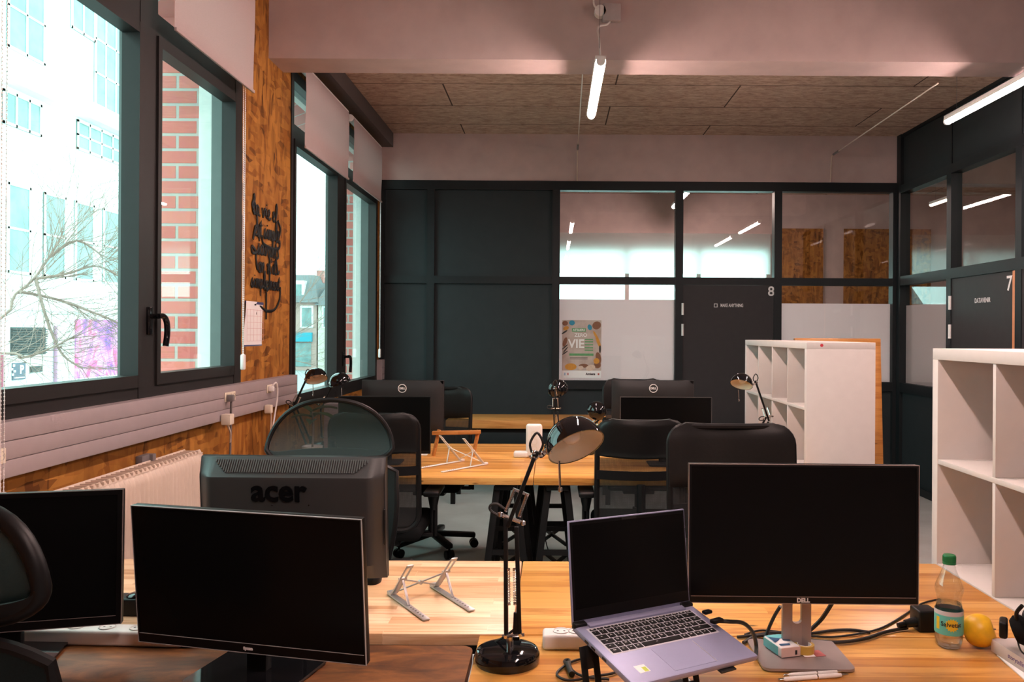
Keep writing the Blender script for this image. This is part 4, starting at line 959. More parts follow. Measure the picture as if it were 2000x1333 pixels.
# ------------------------------------------------------------------ desk lamps
def bez_dirs(n):
    n = Vector(n).normalized(); return frame_to((0, 0, 0), n)
def desk_lamp(label, base, yaw, elbow, wrist, sc, n, rs=.069, bars=(.014, .0), push=True, pull=0, group='black spring-arm desk lamps', loopside=-1):
    r = thing('desk_lamp', label, 'lamp', base, yaw, group)
    b = MB(); b.lathe([(0, 0), (.073, 0), (.0755, .006), (.0755, .020), (.071, .029), (.058, .034), (.02, .036), (0, .036)], 48); b.build('base', 'gloss', r)
    b = MB(); b.cyl((.006, 0, .034), (.006, 0, .062), .0085, n=16); b.cyl((-.004, -.014, .062), (-.004, .014, .062), .004, n=10); b.cyl((.03, -.014, .066), (.03, .014, .066), .004, n=10); b.cyl((-.012, -.008, .062), (.04, -.008, .066), .004, n=8); b.build('stem', 'chrome', r)
    ex, ez = elbow; e = Vector((ex, 0, ez)); wv = Vector((wrist[0], 0, wrist[1]))
    dl = (e-Vector((.012, 0, .06))).normalized(); side = Vector((dl.z, 0, -dl.x))
    b = MB()
    for k, (q, w_) in enumerate(((-.012, .013), (.013, .011))):
        p0 = Vector((.012, 0, .06))+side*(q*1.25+.0); p1 = e+side*q-dl*.02*k
        b.bar(p0, p1, .010, w_, .001, up=(0, 1, 0))
    la = b.build('lower_arm', 'steel', r)
    b = MB(); b.bar((.02, 0, .05), (.022, 0, .115), .016, .008, .001, up=(0, 1, 0)); b.build('bracket', 'black', la)
    ui = (wv-e).normalized(); us = Vector((ui.z, 0, -ui.x))
    b = MB(); b.bar(e-ui*.02, wv, .009, .019, .001, up=(0, 1, 0)); ua = b.build('upper_arm', 'steel', r)
    def spring(p0, p1, parent, rr=.0036):
        b = MB(); p0, p1 = Vector(p0), Vector(p1); L = (p1-p0).length; X = frame_to(p0, p1)
        turns = 22; pts = [X @ Vector((rr*math.cos(2*PI*k/6), rr*math.sin(2*PI*k/6), L*k/(turns*6))) for k in range(turns*6+1)]
        b.tube(pts, .0011, 5); b.cyl(p0, p0+(p1-p0)*.05, .0042, n=8); b.cyl(p1, p1-(p1-p0)*.05, .0042, n=8); b.build('spring', 'chrome', parent)
    for q in (-.017, .017):
        m = e+ui*.012; spring(m+us*q+Vector((0, -.006, 0)), m+us*q*.9+ui*.055+Vector((0, -.006, 0)), ua)
        m2 = Vector((.012, 0, .06))+dl*.075; spring(m2+side*q*.42+Vector((0, -.006, 0)), m2+side*q*.42+dl*.085+Vector((0, -.006, 0)), la)
    b = MB()
    b.cyl(e+us*-.024, e+us*.028, .0045, n=10); b.lathe([(0, -.007), (.007, -.004), (.007, .004), (0, .007)], 12, Matrix.Translation(e+us*-.026)); b.lathe([(0, -.007), (.007, -.004), (.007, .004), (0, .007)], 12, Matrix.Translation(e+us*.03))
    b.bar(e+ui*.066+us*-.02, e+ui*.066+us*.02, .006, .006); b.build('elbow_joint', 'chrome', r)
    # shade
    n = Vector(n).normalized(); c = Vector(sc); X = frame_to(c, c+n)        # +z = out of the opening
    D = rs*1.02
    b = MB(X); prof = [(rs*math.cos(a)**.82 if a < 1.57 else 0, -D*math.sin(a)) for a in [PI/2*k/14 for k in range(15)]]
    b.lathe(prof[:-1]+[(0, -D)], 48); b.lathe([(rs, 0), (rs+.0012, .001), (rs-.0015, .001), (rs-.002, 0)], 48); sh = b.build('shade', 'gloss', r, angle=60)
    b = MB(X); b.lathe([(x*.975, z*.96+.0005) for x, z in prof[:-1]]+[(0, -D*.955)], 48); b.build('shade_lining', 'shade_in', sh, angle=80)
    b = MB(X); b.lathe([(0, -.012), (.016, -.016), (.024, -.03), (.022, -.043), (.013, -.056), (0, -.06)], 20); b.build('bulb', 'bulb', sh, angle=80)
    # joint between arm and shade: towards the nearest rim point
    d = wv-c; ax = (d - n*d.dot(n)); ax = ax.normalized() if ax.length > 1e-4 else Vector((1, 0, 0))
    rim = c+ax*rs*.93-n*.018
    b = MB(); b.cyl(wv, rim, .006, n=10); mid = (wv+rim)/2
    for p, q in ((wv, .009), (wv+Vector((0, -.006, .012)), .006), (mid, .008), (rim, .010)): b.lathe([(0, -q), (q*.8, -q*.6), (q, 0), (q*.8, q*.6), (0, q)], 12, Matrix.Translation(p))
    b.cyl(wv+Vector((-.012, 0, 0)), wv+Vector((.012, 0, .004)), .004, n=8); b.build('head_joint', 'chrome', r)
    b = MB(); b.bar(wv+ui*.002, wv+ui*.016, .014, .016, .002, up=(0, 1, 0)); b.build('arm_tip', 'black', ua)
    b = MB(); w2 = wv+ui*.012
    b.tube([w2+Vector((-.010, 0, 0)), w2+Vector((-.014, 0, .022)), w2+Vector((.002, 0, .046)), w2+Vector((.016, 0, .022)), w2+Vector((.008, 0, -.002)), w2+Vector((.012, 0, -.01)), rim], .0032, 6, 5); b.build('flex', 'cord', r)
    b = MB(); b.tube([e+ui*.012+us*-.014, e+us*-.04+ui*.02, e+us*-.055+ui*.012, e+us*-.05, e+us*-.02-ui*.006], .0032, 6, 5); b.build('elbow_flex', 'cord', r)
    if push:
        q = c+n*.004; tip = Vector((c.x-.04*1.0+.003+pull, c.y-.01, c.z-.098)); st = Vector((c.x-.04+pull, c.y-.005, c.z-.032))
        b = MB(); b.cyl(st, tip, .0026, n=8); b.lathe([(0, -.007), (.0055, -.004), (.0055, .004), (0, .007)], 12, Matrix.Translation(tip)); b.build('handle_rod', 'chrome', sh)
    return r
desk_lamp('big black spring-arm lamp in the centre foreground', (-.102, 1.89, DZ), 0, (.006, .335), (.060, .478), (.158, .0, .503), (.36, -.56, -.75))
y = 5.05; p = W(612, 745, y)
desk_lamp('black lamp in front of the far window, shade lit, farther left', (-1.53, y, DZ), 0, (-.085, .30), (-.005, .475), (.055, .0, .468), (.28, -.40, -.87), pull=.02)
desk_lamp('black lamp with dark shade beside the window handle, partly hidden', (-1.53, 5.38, DZ), 0, (.0, .27), (.06, .40), (.118, .0, .425), (.25, .15, -.9), pull=.05)
desk_lamp('black lamp with upright arm below the poster, shade turned away', (.02, 5.33, DZ), 0, (.0, .27), (-.004, .40), (.018, .085, .385), (.25, .55, -.75), push=False)
desk_lamp('dark lamp peeking up behind the big foreground lamp', (.20, 5.15, DZ), 0, (.03, .16), (.12, .235), (.08, -.0, .27), (-.30, .80, -.5), push=False, rs=.062)
desk_lamp('black lamp bending toward the left in front of the white shelf', (1.24, 5.05, DZ), 0, (.105, .245), (.03, .462), (-.062, .0, .452), (-.28, -.42, -.84), pull=.02)

# ------------------------------------------------------------------ folding laptop stands
def fold_stand(label, loc, rotz, mat, group='folding laptop stands', s=1.0):
    r = thing('laptop_stand', label, 'stand', loc, rotz, group)
    # local: feet run along -Y (front), plates rise at the rear and lean back
    L = .26*s; sp = .135*s
    for k, (x, oy) in enumerate(((-sp/2, 0), (sp/2, .0))):
        b = MB(); b.span((x-.010, oy-L/2, .002), (x+.010, oy+L/2, .007), .002); b.span((x-.010, oy+L/2-.03, .0065), (x+.010, oy+L/2, .014), .002)
        for q in range(6): b.cyl((x, oy-L/2+.025+.016*q, .0068), (x, oy-L/2+.025+.016*q, .0076), .003, n=8, mi=1)
        f = b.build('foot_rail', [mat, 'cordgrey'], r)
        p0 = Vector((x, oy+L/2-.035, .014)); p1 = Vector((x, oy+L/2-.035-.115*s, .122*s))
        b = MB(); dd = (p1-p0)
        for q in (-.0075, .0075): b.bar(p0+Vector((q, 0, 0)), p1+Vector((q, 0, 0)), .005, .004, .001)
        b.bar(p0, p0+dd*.55, .018, .004, .001); b.bar(p0+dd*.92, p1, .020, .004, .001); b.build('support_plate', mat, r)
        m = p0+dd*.52
        b = MB(); b.bar(m, (x, oy+L/2-.14, .008), .007, .004, .001); b.cyl(m+Vector((-.012, 0, 0)), m+Vector((.012, 0, 0)), .0045, n=10); b.build('strut', mat, r)
    p0 = Vector((-sp/2, L/2-.035, .014)); p1 = Vector((-sp/2, L/2-.035-.115*s, .122*s)); a = p0+(p1-p0)*.5; bq = Vector((sp/2, L/2-.035, .016)); c = a+Vector((sp, 0, 0)); d = bq-Vector((sp, 0, 0))
    b = MB(); b.bar(a, bq, .007, .004, .001); b.bar(c, d, .007, .004, .001); b.cyl((a+bq)/2+Vector((0, -.006, 0)), (a+bq)/2+Vector((0, .006, 0)), .006, n=10); b.build('cross_link', mat, r)
    return r
fold_stand('empty silver folding laptop stand on the pale pine desk', (-.345, 2.295, DZ), math.radians(33), 'silver')
fold_stand('empty white folding laptop stand on the middle desk', (-.565, 4.62, DZ), math.radians(-38), 'whiteplastic', s=1.4)
# small wooden stand
r = thing('wooden_stand', 'slim wooden stand with slanting legs on the middle desk behind the white folding stand', 'stand', (-.585, 5.02, DZ))
b = MB(); b.bar((-.16, 0, .142), (.14, 0, .150), .045, .022, .003); b.build('crossbar', 'wood', r)
for x in (-.12, .125):
    b = MB(); b.bar((x, .02, .16), (x-.03, -.02, .0), .02, .016, .002); b.build('leg', 'wood', r)
# power tower on the middle desk
r = thing('power_strip', 'white multi-socket power tower standing on the middle desk', 'power strip', W(1043, 893, 4.98)); r.location.z = DZ
b = MB(); b.box((0, 0, .105), (.10, .045, .205), None, .018, 4); b.build('body', 'whiteplastic', r)
b = MB(); b.box((-.08, .0, .02), (.09, .05, .04), None, .012, 3); b.build('plug_adapter', 'whiteplastic', r)
for z in (.055, .10, .145):
    b = MB(); b.lathe([(.02, 0), (.02, .0015), (.018, .0015), (.017, -.006), (0, -.006)], 20, at((.0, -.0226, z), FACE_CAM)); b.build('outlet', 'socket', r)
# long white strip on the rustic desk, short one on the front desk
def strip(label, loc, rotz, L, n, dark=True, w=.055, h=.038):
    r = thing('power_strip', label, 'power strip', loc, rotz)
    b = MB(); b.box((0, 0, h/2), (L, w, h), None, .008, 3); b.build('body', 'whiteplastic', r)
    for k in range(n):
        x = -L/2+.045+(L-.09)*k/(n-1)
        b = MB(); X = Matrix.Translation((x, 0, h+.0003)); b.lathe([(.020, 0), (.020, .002), (.0185, .002), (.017, -.0), (0, -.0)], 20, X); o = b.build('outlet', 'whiteplastic', r)
        b = MB()
        for dx in (-.008, .008): b.lathe([(.003, .0006), (0, .0008)], 8, X @ Matrix.Translation((dx, 0, 0)))
        b.build('hole', 'cord', o)
    b = MB(); b.tube([(L/2-.005, 0, h*.5), (L/2+.02, 0, h*.5), (L/2+.06, .01, .005), (L/2+.1, .05, .005)], .004, 6, 4); b.build('cord', 'cord', r)
    return r
strip('long white power strip lying under the left monitor', onz(225, 1262, DZ)+Vector((-.03, .02, 0)), math.radians(-2.5), .40, 5)
strip('short white power strip on the front desk beside the lamp base', onz(1118, 1273, DZ)+Vector((.01, .03, 0)), math.radians(1), .165, 3)
# black box, mouse, cable coil on the left desks
p = onz(272, 1206, DZ)
r = thing('black_box', 'small black box between the two left monitors on the pine desk', 'box', (p.x-.005, p.y+.03, DZ)); b = MB(); b.box((0, 0, .024), (.14, .06, .046), None, .006, 3); b.build('body', 'black', r)
b = MB(); b.lathe([(0, .047), (.022, .047), (.024, .05), (.018, .054), (0, .055)], 20, Matrix.Translation((-.02, 0, 0))); b.build('knob', 'gloss', r)
p = onz(738, 1140, DZ)
r = thing('computer_mouse', 'black mouse peeking out behind the older monitor', 'mouse', (p.x-.026, p.y+.03, DZ), .3)
b = MB(); b.lathe([(0, 0), (.95, 0), (1, .010), (.9, .022), (.6, .032), (.25, .036), (0, .0365)], 24, Matrix.Diagonal((.032, .055, 1, 1))); b.build('body', 'black', r, angle=70)
b = MB(); b.cyl((-.004, .03, .028), (.004, .03, .028), .008, n=12); b.build('wheel', 'cordgrey', r)
p = onz(368, 1266, DZ)
b = MB()
for k in range(2): b.tube([(.045*math.cos(2*PI*i/20), .022*math.sin(2*PI*i/20), .006+.007*k) for i in range(20)], .005, 7, 1, True)
b.tube([(.04, -.01, .01), (.0, -.03, .006), (-.05, -.02, .006)], .005, 7, 4)
tag(b.build('cable_coil', 'cord', None, (p.x, p.y+.03, DZ)), 'small black cable coil at the end of the long white strip', 'cable')

# ------------------------------------------------------------------ open laptop on its black stand
hl, hr = Vector((.045, 1.70, .895)), Vector((.318, 1.862, .888))
ux = (hr-hl).normalized(); fl = Vector((ux.y, -ux.x, 0)).normalized(); tau = math.radians(11.5)
uf = (fl*math.cos(tau)+Vector((0, 0, -math.sin(tau)))).normalized(); uz = ux.cross(-uf).normalized()
Lw, Ld, Lh = .319, .222, .214
r = thing('laptop', 'open grey laptop raised on a black stand in the front', 'laptop', (0, 0, 0))
o0 = hl
XB = Matrix(((ux.x, -uf.x, uz.x, o0.x), (ux.y, -uf.y, uz.y, o0.y), (ux.z, -uf.z, uz.z, o0.z), (0, 0, 0, 1)))      # x right, y towards the hinge, z up
b = MB(XB); b.span((0, -Ld, -.013), (Lw, 0, 0), .004, 2); b.build('base', 'laptop', r)
kx0, kx1, ky0, ky1 = .022, .297, -.120, -.026
b = MB(XB); b.span((kx0-.003, ky0-.003, -.0005), (kx1+.003, ky1+.003, .0002)); kb = b.build('keyboard', 'keywell', r) if 'keywell' in M else None
if kb is None:
    M['keywell'] = plain('keyboard_well', (.50, .49, .55), .5, .2); kb = b.build('keyboard', 'keywell', r)
rows = [(['Esc']+['F%d' % k for k in range(1, 13)]+['Ins', 'Del'], None, .5), (list('²1234567890')+[')', '=', ''], [1]*13+[1.9], 1), ([''] + list('AZERTYUIOP')+['^', '$', ''], [1.5]+[1]*12+[1.4], 1),
        ([''] + list('QSDFGHJKLM')+['%', '*', ''], [1.75]+[1]*12+[1.15], 1), ([''] + ['<']+list('WXCVBN')+[',', ';', ':', '!', ''], [1.25]+[1]*11+[2.65], 1), (['Ctrl', 'Fn', '', 'Alt', '', 'Gr', 'Ctl', '', '', ''], [1.25, 1, 1, 1, 5.6, 1, 1, 1, 1.05, 1], 1)]
hs = [q[2] for q in rows]; unit = (ky1-ky0)/sum(hs); yy = ky1
kk = MB(XB); tx = MB(XB)
for names, ws, hgt in rows:
    ws = ws or [1]*len(names); k = (kx1-kx0)/sum(ws); xx = kx0
    for nm, w_ in zip(names, ws):
        kk.span((xx+.0015, yy-unit*hgt+.0015, 0), (xx+w_*k-.0015, yy-.0015, .0013), .0004, 1)
        if nm: tx.text(nm, .0062 if len(nm) == 1 else .0042, Matrix.Translation((xx+w_*k*.42, yy-unit*hgt*.45, .0018)), .0001, bold=.0001)
        else: tx.span((xx+w_*k*.35, yy-unit*hgt*.5, .0016), (xx+w_*k*.35+.004, yy-unit*hgt*.5+.0012, .0019))
        xx += w_*k
    yy -= unit*hgt
kk.build('keys', 'black', kb); tx.build('key_legends', 'letter', kb)
b = MB(XB); b.span((.108, -Ld+.012, .0001), (.215, -.132, .0005)); b.build('touchpad', 'laptop', r)
b = MB(XB)
b.span((.2152, -Ld+.012, .0001), (.2165, -.132, .0007)); b.build('touchpad_edge', 'silver', r)
b = MB(XB); b.span((.035, -Ld+.028, .0001), (.06, -Ld+.052, .0004)); b.build('paper_sticker', 'paper', r)
b = MB(XB); b.span((.048, -Ld+.03, .0003), (.058, -Ld+.044, .0006)); b.build('colour_sticker', plain('yellow_green_print', (.45, .55, .08), .5), r)
b = MB(XB); b.span((.03, -.022, -.003), (Lw-.03, -.006, .004), .001); b.build('hinge_bar', 'laptop', r)
for xh in (0, Lw-.03):
    b = MB(XB); b.span((xh, -.012, -.009), (xh+.03, .004, .006), .003); b.build('hinge', 'black', r)
b = MB(XB)
for y_ in (-.05, -.075, -.115): b.span((-.0006, y_-.014, -.009), (.001, y_, -.004))
b.build('port', 'cord', r)
# lid
lean = (-fl*.135+Vector((0, 0, 1))).normalized(); ln_ = lean.cross(ux).normalized()      # ln_: towards the back
lean = ux.cross(ln_).normalized()
XS = Matrix(((ux.x, ln_.x, lean.x, o0.x), (ux.y, ln_.y, lean.y, o0.y), (ux.z, ln_.z, lean.z, o0.z), (0, 0, 0, 1)))
b = MB(XS); b.span((0, .0, -.002), (Lw, .006, Lh), .002); ld = b.build('lid', 'laptop', r)
b = MB(XS); b.span((.003, -.0008, .007), (Lw-.003, .0005, Lh-.003)); b.build('screen_bezel', 'bezel', ld)
b = MB(XS); b.span((.009, -.0011, .030), (Lw-.007, -.0006, Lh-.010)); b.build('screen', 'screen', ld)
b = MB(XS); b.span((Lw/2-.02, -.0012, Lh-.009), (Lw/2+.02, -.0006, Lh-.004)); b.cyl((Lw/2, -.0014, Lh-.0065), (Lw/2, -.001, Lh-.0065), .0015, n=8); b.build('camera_bar', 'cord', ld)
# stand
r = thing('laptop_riser', 'black metal riser under the open laptop', 'stand', (0, 0, DZ)); T = Matrix.Translation((0, 0, -DZ))
def bx(x, y, z): return XB @ Vector((x, y, z))
for x, ye in ((.004, -.058), (.235, -.085)):
    a = bx(x, -.045, -.0135); e = bx(x, ye, -.0135)
    g0 = Vector((a.x, a.y, DZ))-fl*-.0; b = MB(T)
    # slotted upright plate
    for q0, q1 in ((0, .014), (.030, .044)): pass
    w_ = .042; px = ux.copy(); px.z = 0; px.normalize()
    top = Vector((e.x, e.y, e.z)); bot = Vector((e.x, e.y, DZ)) + fl*.03
    for q in (-.0145, .0145): b.bar(bot+px*q, top+px*q, .0145, .003, .0005, up=tuple(fl))
    dd = top-bot
    b.bar(bot, bot+dd*.22, .042, .003, .0005, up=tuple(fl)); b.bar(bot+dd*.66, top, .042, .003, .0005, up=tuple(fl)); b.build('upright', 'steel', r)
    x += .035 if x < .1 else 0
    b = MB(T); u0 = bx(x, -.03, -.0155); u1 = bx(x, -Ld+.01, -.0155); b.bar(u0, u1, .04, .003, .001); b.build('arm', 'steel', r)
    b = MB(T); f0 = bot+Vector((0, 0, .003)); b.bar(f0-fl*.10, f0+fl*.13, .042, .004, .001); b.build('foot', 'steel', r)
    b = MB(T); u2 = bx(x, -Ld-.006, -.0155); b.bar(u1-Vector((0, 0, .0)), u2, .04, .004, .001); b.build('pad', 'cord', r)
b = MB(T); b.bar(bx(.01, -.05, -.0165), bx(.235, -.05, -.0165), .03, .003, .001); b.build('crossbar', 'steel', r)
# white papers under the laptop
b = MB(); b.box((0, 0, .001), (.26, .17, .002)); o = tag(b.build('paper_sheet', 'paper', None, (.20, 1.69, DZ)), 'white paper sheet lying under the raised laptop', 'paper'); o.rotation_euler = (0, 0, math.radians(14))

# ------------------------------------------------------------------ right-hand desk things
p = onz(1532, 1272, DZ+.01)
r = thing('tissue_pack', 'blue and white pocket tissue pack lying on the monitor foot', 'tissues', (p.x-.007, p.y+.0, DZ+.0095), math.radians(16))
r.scale = (.92, .9, .95)
b = MB(); b.box((0, .0, .0135), (.056, .09, .027), None, .006, 3); b.build('wrapper', plain('pale_wrapper', (.72, .68, .68), .3, var=.03), r)
b = MB(); b.span((-.0285, -.03, .003), (-.0278, .042, .024)); b.span((-.024, .012, .0269), (.02, .04, .0275)); b.build('teal_print', plain('teal_print', (.12, .45, .48), .4), r)
b = MB(); b.raw([(-.026, -.012, .0277), (-.008, .0, .0277), (.002, .012, .0277), (-.022, .03, .0277)], [(0, 1, 2, 3)]); b.raw([(.002, -.004, .0277), (.02, -.012, .0277), (.024, .006, .0277), (.008, .016, .0277)], [(0, 1, 2, 3)])
b.raw([(-.024, -.036, .0277), (.004, -.036, .0277), (.008, -.024, .0277), (-.022, -.022, .0277)], [(0, 1, 2, 3)]); b.build('navy_print', plain('navy_print', (.01, .06, .15), .4), r)
b = MB(); b.span((-.0275, -.0455, .002), (.0275, -.0445, .025), 0); b.build('end_flap', plain('pink_flap', (.70, .48, .42), .5), r)
b = MB(); b.span((.012, -.0460, .006), (.018, -.0454, .017)); b.build('flap_mark', 'cord', r)
p = onz(1575, 1280, DZ+.01)
r = thing('tape_roll', 'roll of amber sticky tape on the monitor foot', 'tape', (p.x, p.y+.018, DZ+.0105))
b = MB(); b.lathe([(.0165, 0), (.0235, 0), (.0235, .019), (.0165, .019), (.0165, 0)], 36); b.build('tape', plain('amber_tape', (.55, .34, .06), .3, var=.03), r)
b = MB(); b.lathe([(.0150, 0), (.0168, 0), (.0168, .0192), (.0150, .0192), (.0150, 0)], 36); b.build('core', 'paper', r)
p = onz(1590, 1279, DZ+.01)
r = thing('red_card', 'red and white paper ticket under the tape roll', 'card', (p.x, p.y, DZ+.0095), math.radians(10))
b = MB(); b.span((-.03, -.013, 0), (.024, .022, .0008)); b.build('card', plain('red_print', (.42, .10, .10), .6), r)
b = MB(); b.span((-.03, -.013, .0007), (-.002, .004, .0011)); b.build('white_corner', 'paper', r)
def pen(label, p0, p1, rr=.0045):
    r = thing('pen', label, 'pen', p0, 0, 'white pens in front of the monitor foot'); q = Vector(p1)-Vector(p0); L = q.length; X = frame_to((0, 0, 0), q)
    b = MB(X); b.lathe([(0, 0), (rr*.7, .001), (rr, .006), (rr, L*.80), (rr*.75, L*.88), (0, L*.88)], 14); b.build('barrel', 'whiteplastic', r)
    b = MB(X); b.lathe([(rr*.75, L*.88), (.0012, L*.985), (0, L)], 12); b.lathe([(rr*1.05, L*.5), (rr*1.05, L*.52)], 14); b.build('tip', 'chrome', r)
    b = MB(X); b.lathe([(0, -.012), (rr*.6, -.012), (rr*.6, 0), (0, 0)], 10); b.build('push_button', 'chrome', r)
    b = MB(X); b.span((rr*.8, -.002, .004), (rr*1.5, .002, .042)); b.build('clip', 'chrome', r)
zz = DZ+.005
pen('white pen nearer the monitor foot, thinner of the two', onz(1540, 1319, zz), onz(1648, 1312, zz), .004)
pen('white pen at the bottom edge, thicker of the two', onz(1530, 1328, zz), onz(1658, 1318, zz), .0052)
# bottle
p = onz(1853, 1263, DZ)
r = thing('water_bottle', 'half-full clear plastic bottle with green cap and turquoise label', 'bottle', (p.x, p.y, DZ), math.radians(-27))
prof = [(.024, .0), (.030, .006), (.0325, .02), (.0325, .03), (.0318, .034), (.0325, .04), (.0325, .093), (.031, .098), (.0285, .108), (.027, .117), (.0285, .126), (.0315, .136), (.0325, .144), (.031, .152), (.0275, .163), (.021, .178), (.0155, .192), (.013, .200), (.013, .208)]
m, t, o = nt('clear_plastic'); tr = N(t, 'ShaderNodeBsdfTransparent'); tr.inputs[0].default_value = (.93, .95, .95, 1); g = N(t, 'ShaderNodeBsdfGlossy', Roughness=.05); lw = N(t, 'ShaderNodeLayerWeight', Blend=.28)
rp = ramp(t, [(0, (.05,)*3), (.6, (.18,)*3), (1, (.75,)*3)]); t.links.new(lw.outputs['Facing'], rp.inputs[0])
mx = N(t, 'ShaderNodeMixShader'); t.links.new(rp.outputs[0], mx.inputs[0]); t.links.new(tr.outputs[0], mx.inputs[1]); t.links.new(g.outputs[0], mx.inputs[2]); t.links.new(mx.outputs[0], o.inputs[0]); M['pet'] = m
def petal(profile):
    b = MB(); n = 40; vs = []; fs = []
    for rr, z in profile:
        for k in range(n):
            a = 2*PI*k/n; q = 1 - (.10*max(0, 1-z/.03))*(.5+.5*math.cos(5*a)); q *= 1+.012*math.cos(10*a)*(1 if .1 < z < .16 else 0)
            vs.append((rr*q*math.cos(a), rr*q*math.sin(a), z))
    for i in range(len(profile)-1):
        for k in range(n): fs.append((i*n+k, i*n+(k+1) % n, (i+1)*n+(k+1) % n, (i+1)*n+k))
    fs.append(tuple(range(n))[::-1]); b.raw(vs, fs); return b
petal(prof).build('body', 'pet', r, angle=70)
m, t, o = nt('water'); gl_ = N(t, 'ShaderNodeBsdfGlass', IOR=1.33, Roughness=0.0); tr = N(t, 'ShaderNodeBsdfTransparent'); mx = N(t, 'ShaderNodeMixShader'); mx.inputs[0].default_value = .45
t.links.new(gl_.outputs[0], mx.inputs[1]); t.links.new(tr.outputs[0], mx.inputs[2]); t.links.new(mx.outputs[0], o.inputs[0]); M['water'] = m
wp = [(x*.96, z+.001) for x, z in prof if z < .115]; b = petal(wp); b.raw([(0, 0, .109)], []); b.lathe([(wp[-1][0], wp[-1][1]), (0, wp[-1][1])], 40); b.build('water', 'water', r, angle=70)
m, t, o = nt('bottle_label'); pb = N(t, 'ShaderNodeBsdfPrincipled', Roughness=.4); tc = N(t, 'ShaderNodeTexCoord'); sx = N(t, 'ShaderNodeSeparateXYZ'); t.links.new(tc.outputs['Object'], sx.inputs[0])
rz = ramp(t, [(0, (.10, .42, .38)), (.80, (.10, .46, .42)), (.82, (.55, .52, .55)), (1, (.55, .52, .55))], 'LINEAR'); mr = N(t, 'ShaderNodeMapRange'); mr.inputs[1].default_value = .038; mr.inputs[2].default_value = .094
t.links.new(sx.outputs['Z'], mr.inputs[0]); t.links.new(mr.outputs[0], rz.inputs[0]); t.links.new(rz.outputs[0], pb.inputs['Base Color']); t.links.new(pb.outputs[0], o.inputs[0])
b = MB(); b.lathe([(.0329, .036), (.0332, .040), (.0332, .090), (.0329, .094)], 48); lb = b.build('label', m, r, angle=60)
def wrap(bm_obj, R0):
    for v in bm_obj.bm.verts:
        a = v.co.x/R0; rr = R0 - v.co.y; v.co = Vector((rr*math.sin(a), -rr*math.cos(a), v.co.z))
b = MB(); sun = []
for k in range(32): q = .0165 if k % 2 else .0125; sun.append((q*math.cos(2*PI*k/32)*1.05, q*math.sin(2*PI*k/32)*1.0))
b.prism(sun, 0, .0003, at((.008, 0, .062), FACE_CAM)); b.span((-.031, -.0003, .048), (-.022, 0, .078)); bmesh.ops.subdivide_edges(b.bm, edges=[e for e in b.bm.edges if e.calc_length() > .006], cuts=3); bmesh.ops.triangulate(b.bm, faces=b.bm.faces[:])
wrap(b, .0334); b.build('sun_print', plain('sun_yellow', (.75, .50, .02), .5), lb)
b = MB(); b.text('Salvetat', .0155, at((.006, -.0006, .063), FACE_CAM), .0002, bold=.0002); wrap(b, .0336); b.build('lettering', 'cord', lb)
b = MB(); b.lathe([(0, .2265), (.0135, .2265), (.0148, .224), (.0150, .209), (.0155, .2085), (.0155, .204), (.013, .204)], 32)
for k in range(32):
    a = 2*PI*k/32; b.box((.0150*math.cos(a), .0150*math.sin(a), .2165), (.0012, .0012, .013), (0, 0, a))
b.build('cap', 'green', r)
# yellow fruit
p = onz(1912, 1266, DZ)
r = thing('yellow_apple', 'round yellow apple between the bottle and the books', 'fruit', (p.x+.002, p.y+.005, DZ+.0405)); r.rotation_euler = (0, math.radians(72), math.radians(-25))
b = MB(); pr = [(0, -.032)]
for k in range(1, 24):
    a = -PI/2+PI*k/24; rr = .0395*math.cos(a)**.85; z = .038*math.sin(a); z -= .012*math.exp(-(rr/.012)**2)*(1 if z > 0 else -.5); pr.append((rr*(1+.05*math.sin(a)), z))
pr.append((0, .026)); b.lathe(pr, 36); b.build('flesh', plain('yellow_skin', (.85, .50, .02), .38, var=.12, vs=40), r, angle=80)
b = MB(); b.tube([(0, 0, .024), (.001, 0, .032), (.003, .001, .038)], .0016, 6, 3); b.build('stalk', 'bark', r)
# books, papers, headset
b = MB(); b.box((0, 0, .002), (.22, .26, .004), None, .001); o = tag(b.build('paper_stack', 'paper', None, (1.165, 1.80, DZ)), 'thin white magazine under the books at the right edge', 'paper'); o.rotation_euler = (0, 0, math.radians(-6))
def book(name, label, loc, rotz, w, l, h, cover, spine, title=None, tcol='cord'):
    r = thing(name, label, 'book', loc, rotz, 'books at the right edge')
    b = MB(); b.span((.002, -l/2+.003, .002), (w-.003, l/2-.003, h-.002)); b.build('pages', 'paper', r)
    b = MB(); b.span((0, -l/2, 0), (w, l/2, .0022)); b.build('back_cover', cover[0], r)
    b = MB(); b.span((0, -l/2, h-.0022), (w, l/2, h)); b.build('front_cover', cover[1], r)
    b = MB(); b.span((-.001, -l/2, 0), (.002, l/2, h), .0008); sp = b.build('spine', spine, r)
    if title:
        b = MB(); b.text(title, h*.52, at((-.0012, 0, h*.52), FACE_LEFT), .0002); b.build('lettering', tcol, sp)
    return r
tealc = plain('teal_cover', (.01, .12, .14), .4); redc = plain('red_cover', (.62, .05, .08), .4)
book('book', 'white book with teal cover and title on its spine, lower in the pile', (1.074, 1.845, DZ+.004), math.radians(3), .17, .235, .030, (tealc, 'white'), 'white', 'storytelling with', tcol=plain('violet_ink', (.10, .07, .25), .6))
b = MB(); b.span((1.0862, 1.72, DZ+.004), (1.0885, 1.965, DZ+.011)); 
book('book', 'red book on top of the white book under the headset', (1.125, 1.80, DZ+.034), math.radians(-8), .13, .18, .018, (redc, redc), redc)
r = thing('headset', 'black headset with microphone lying on the books', 'headset', (1.135, 1.85, DZ+.052), math.radians(-30))
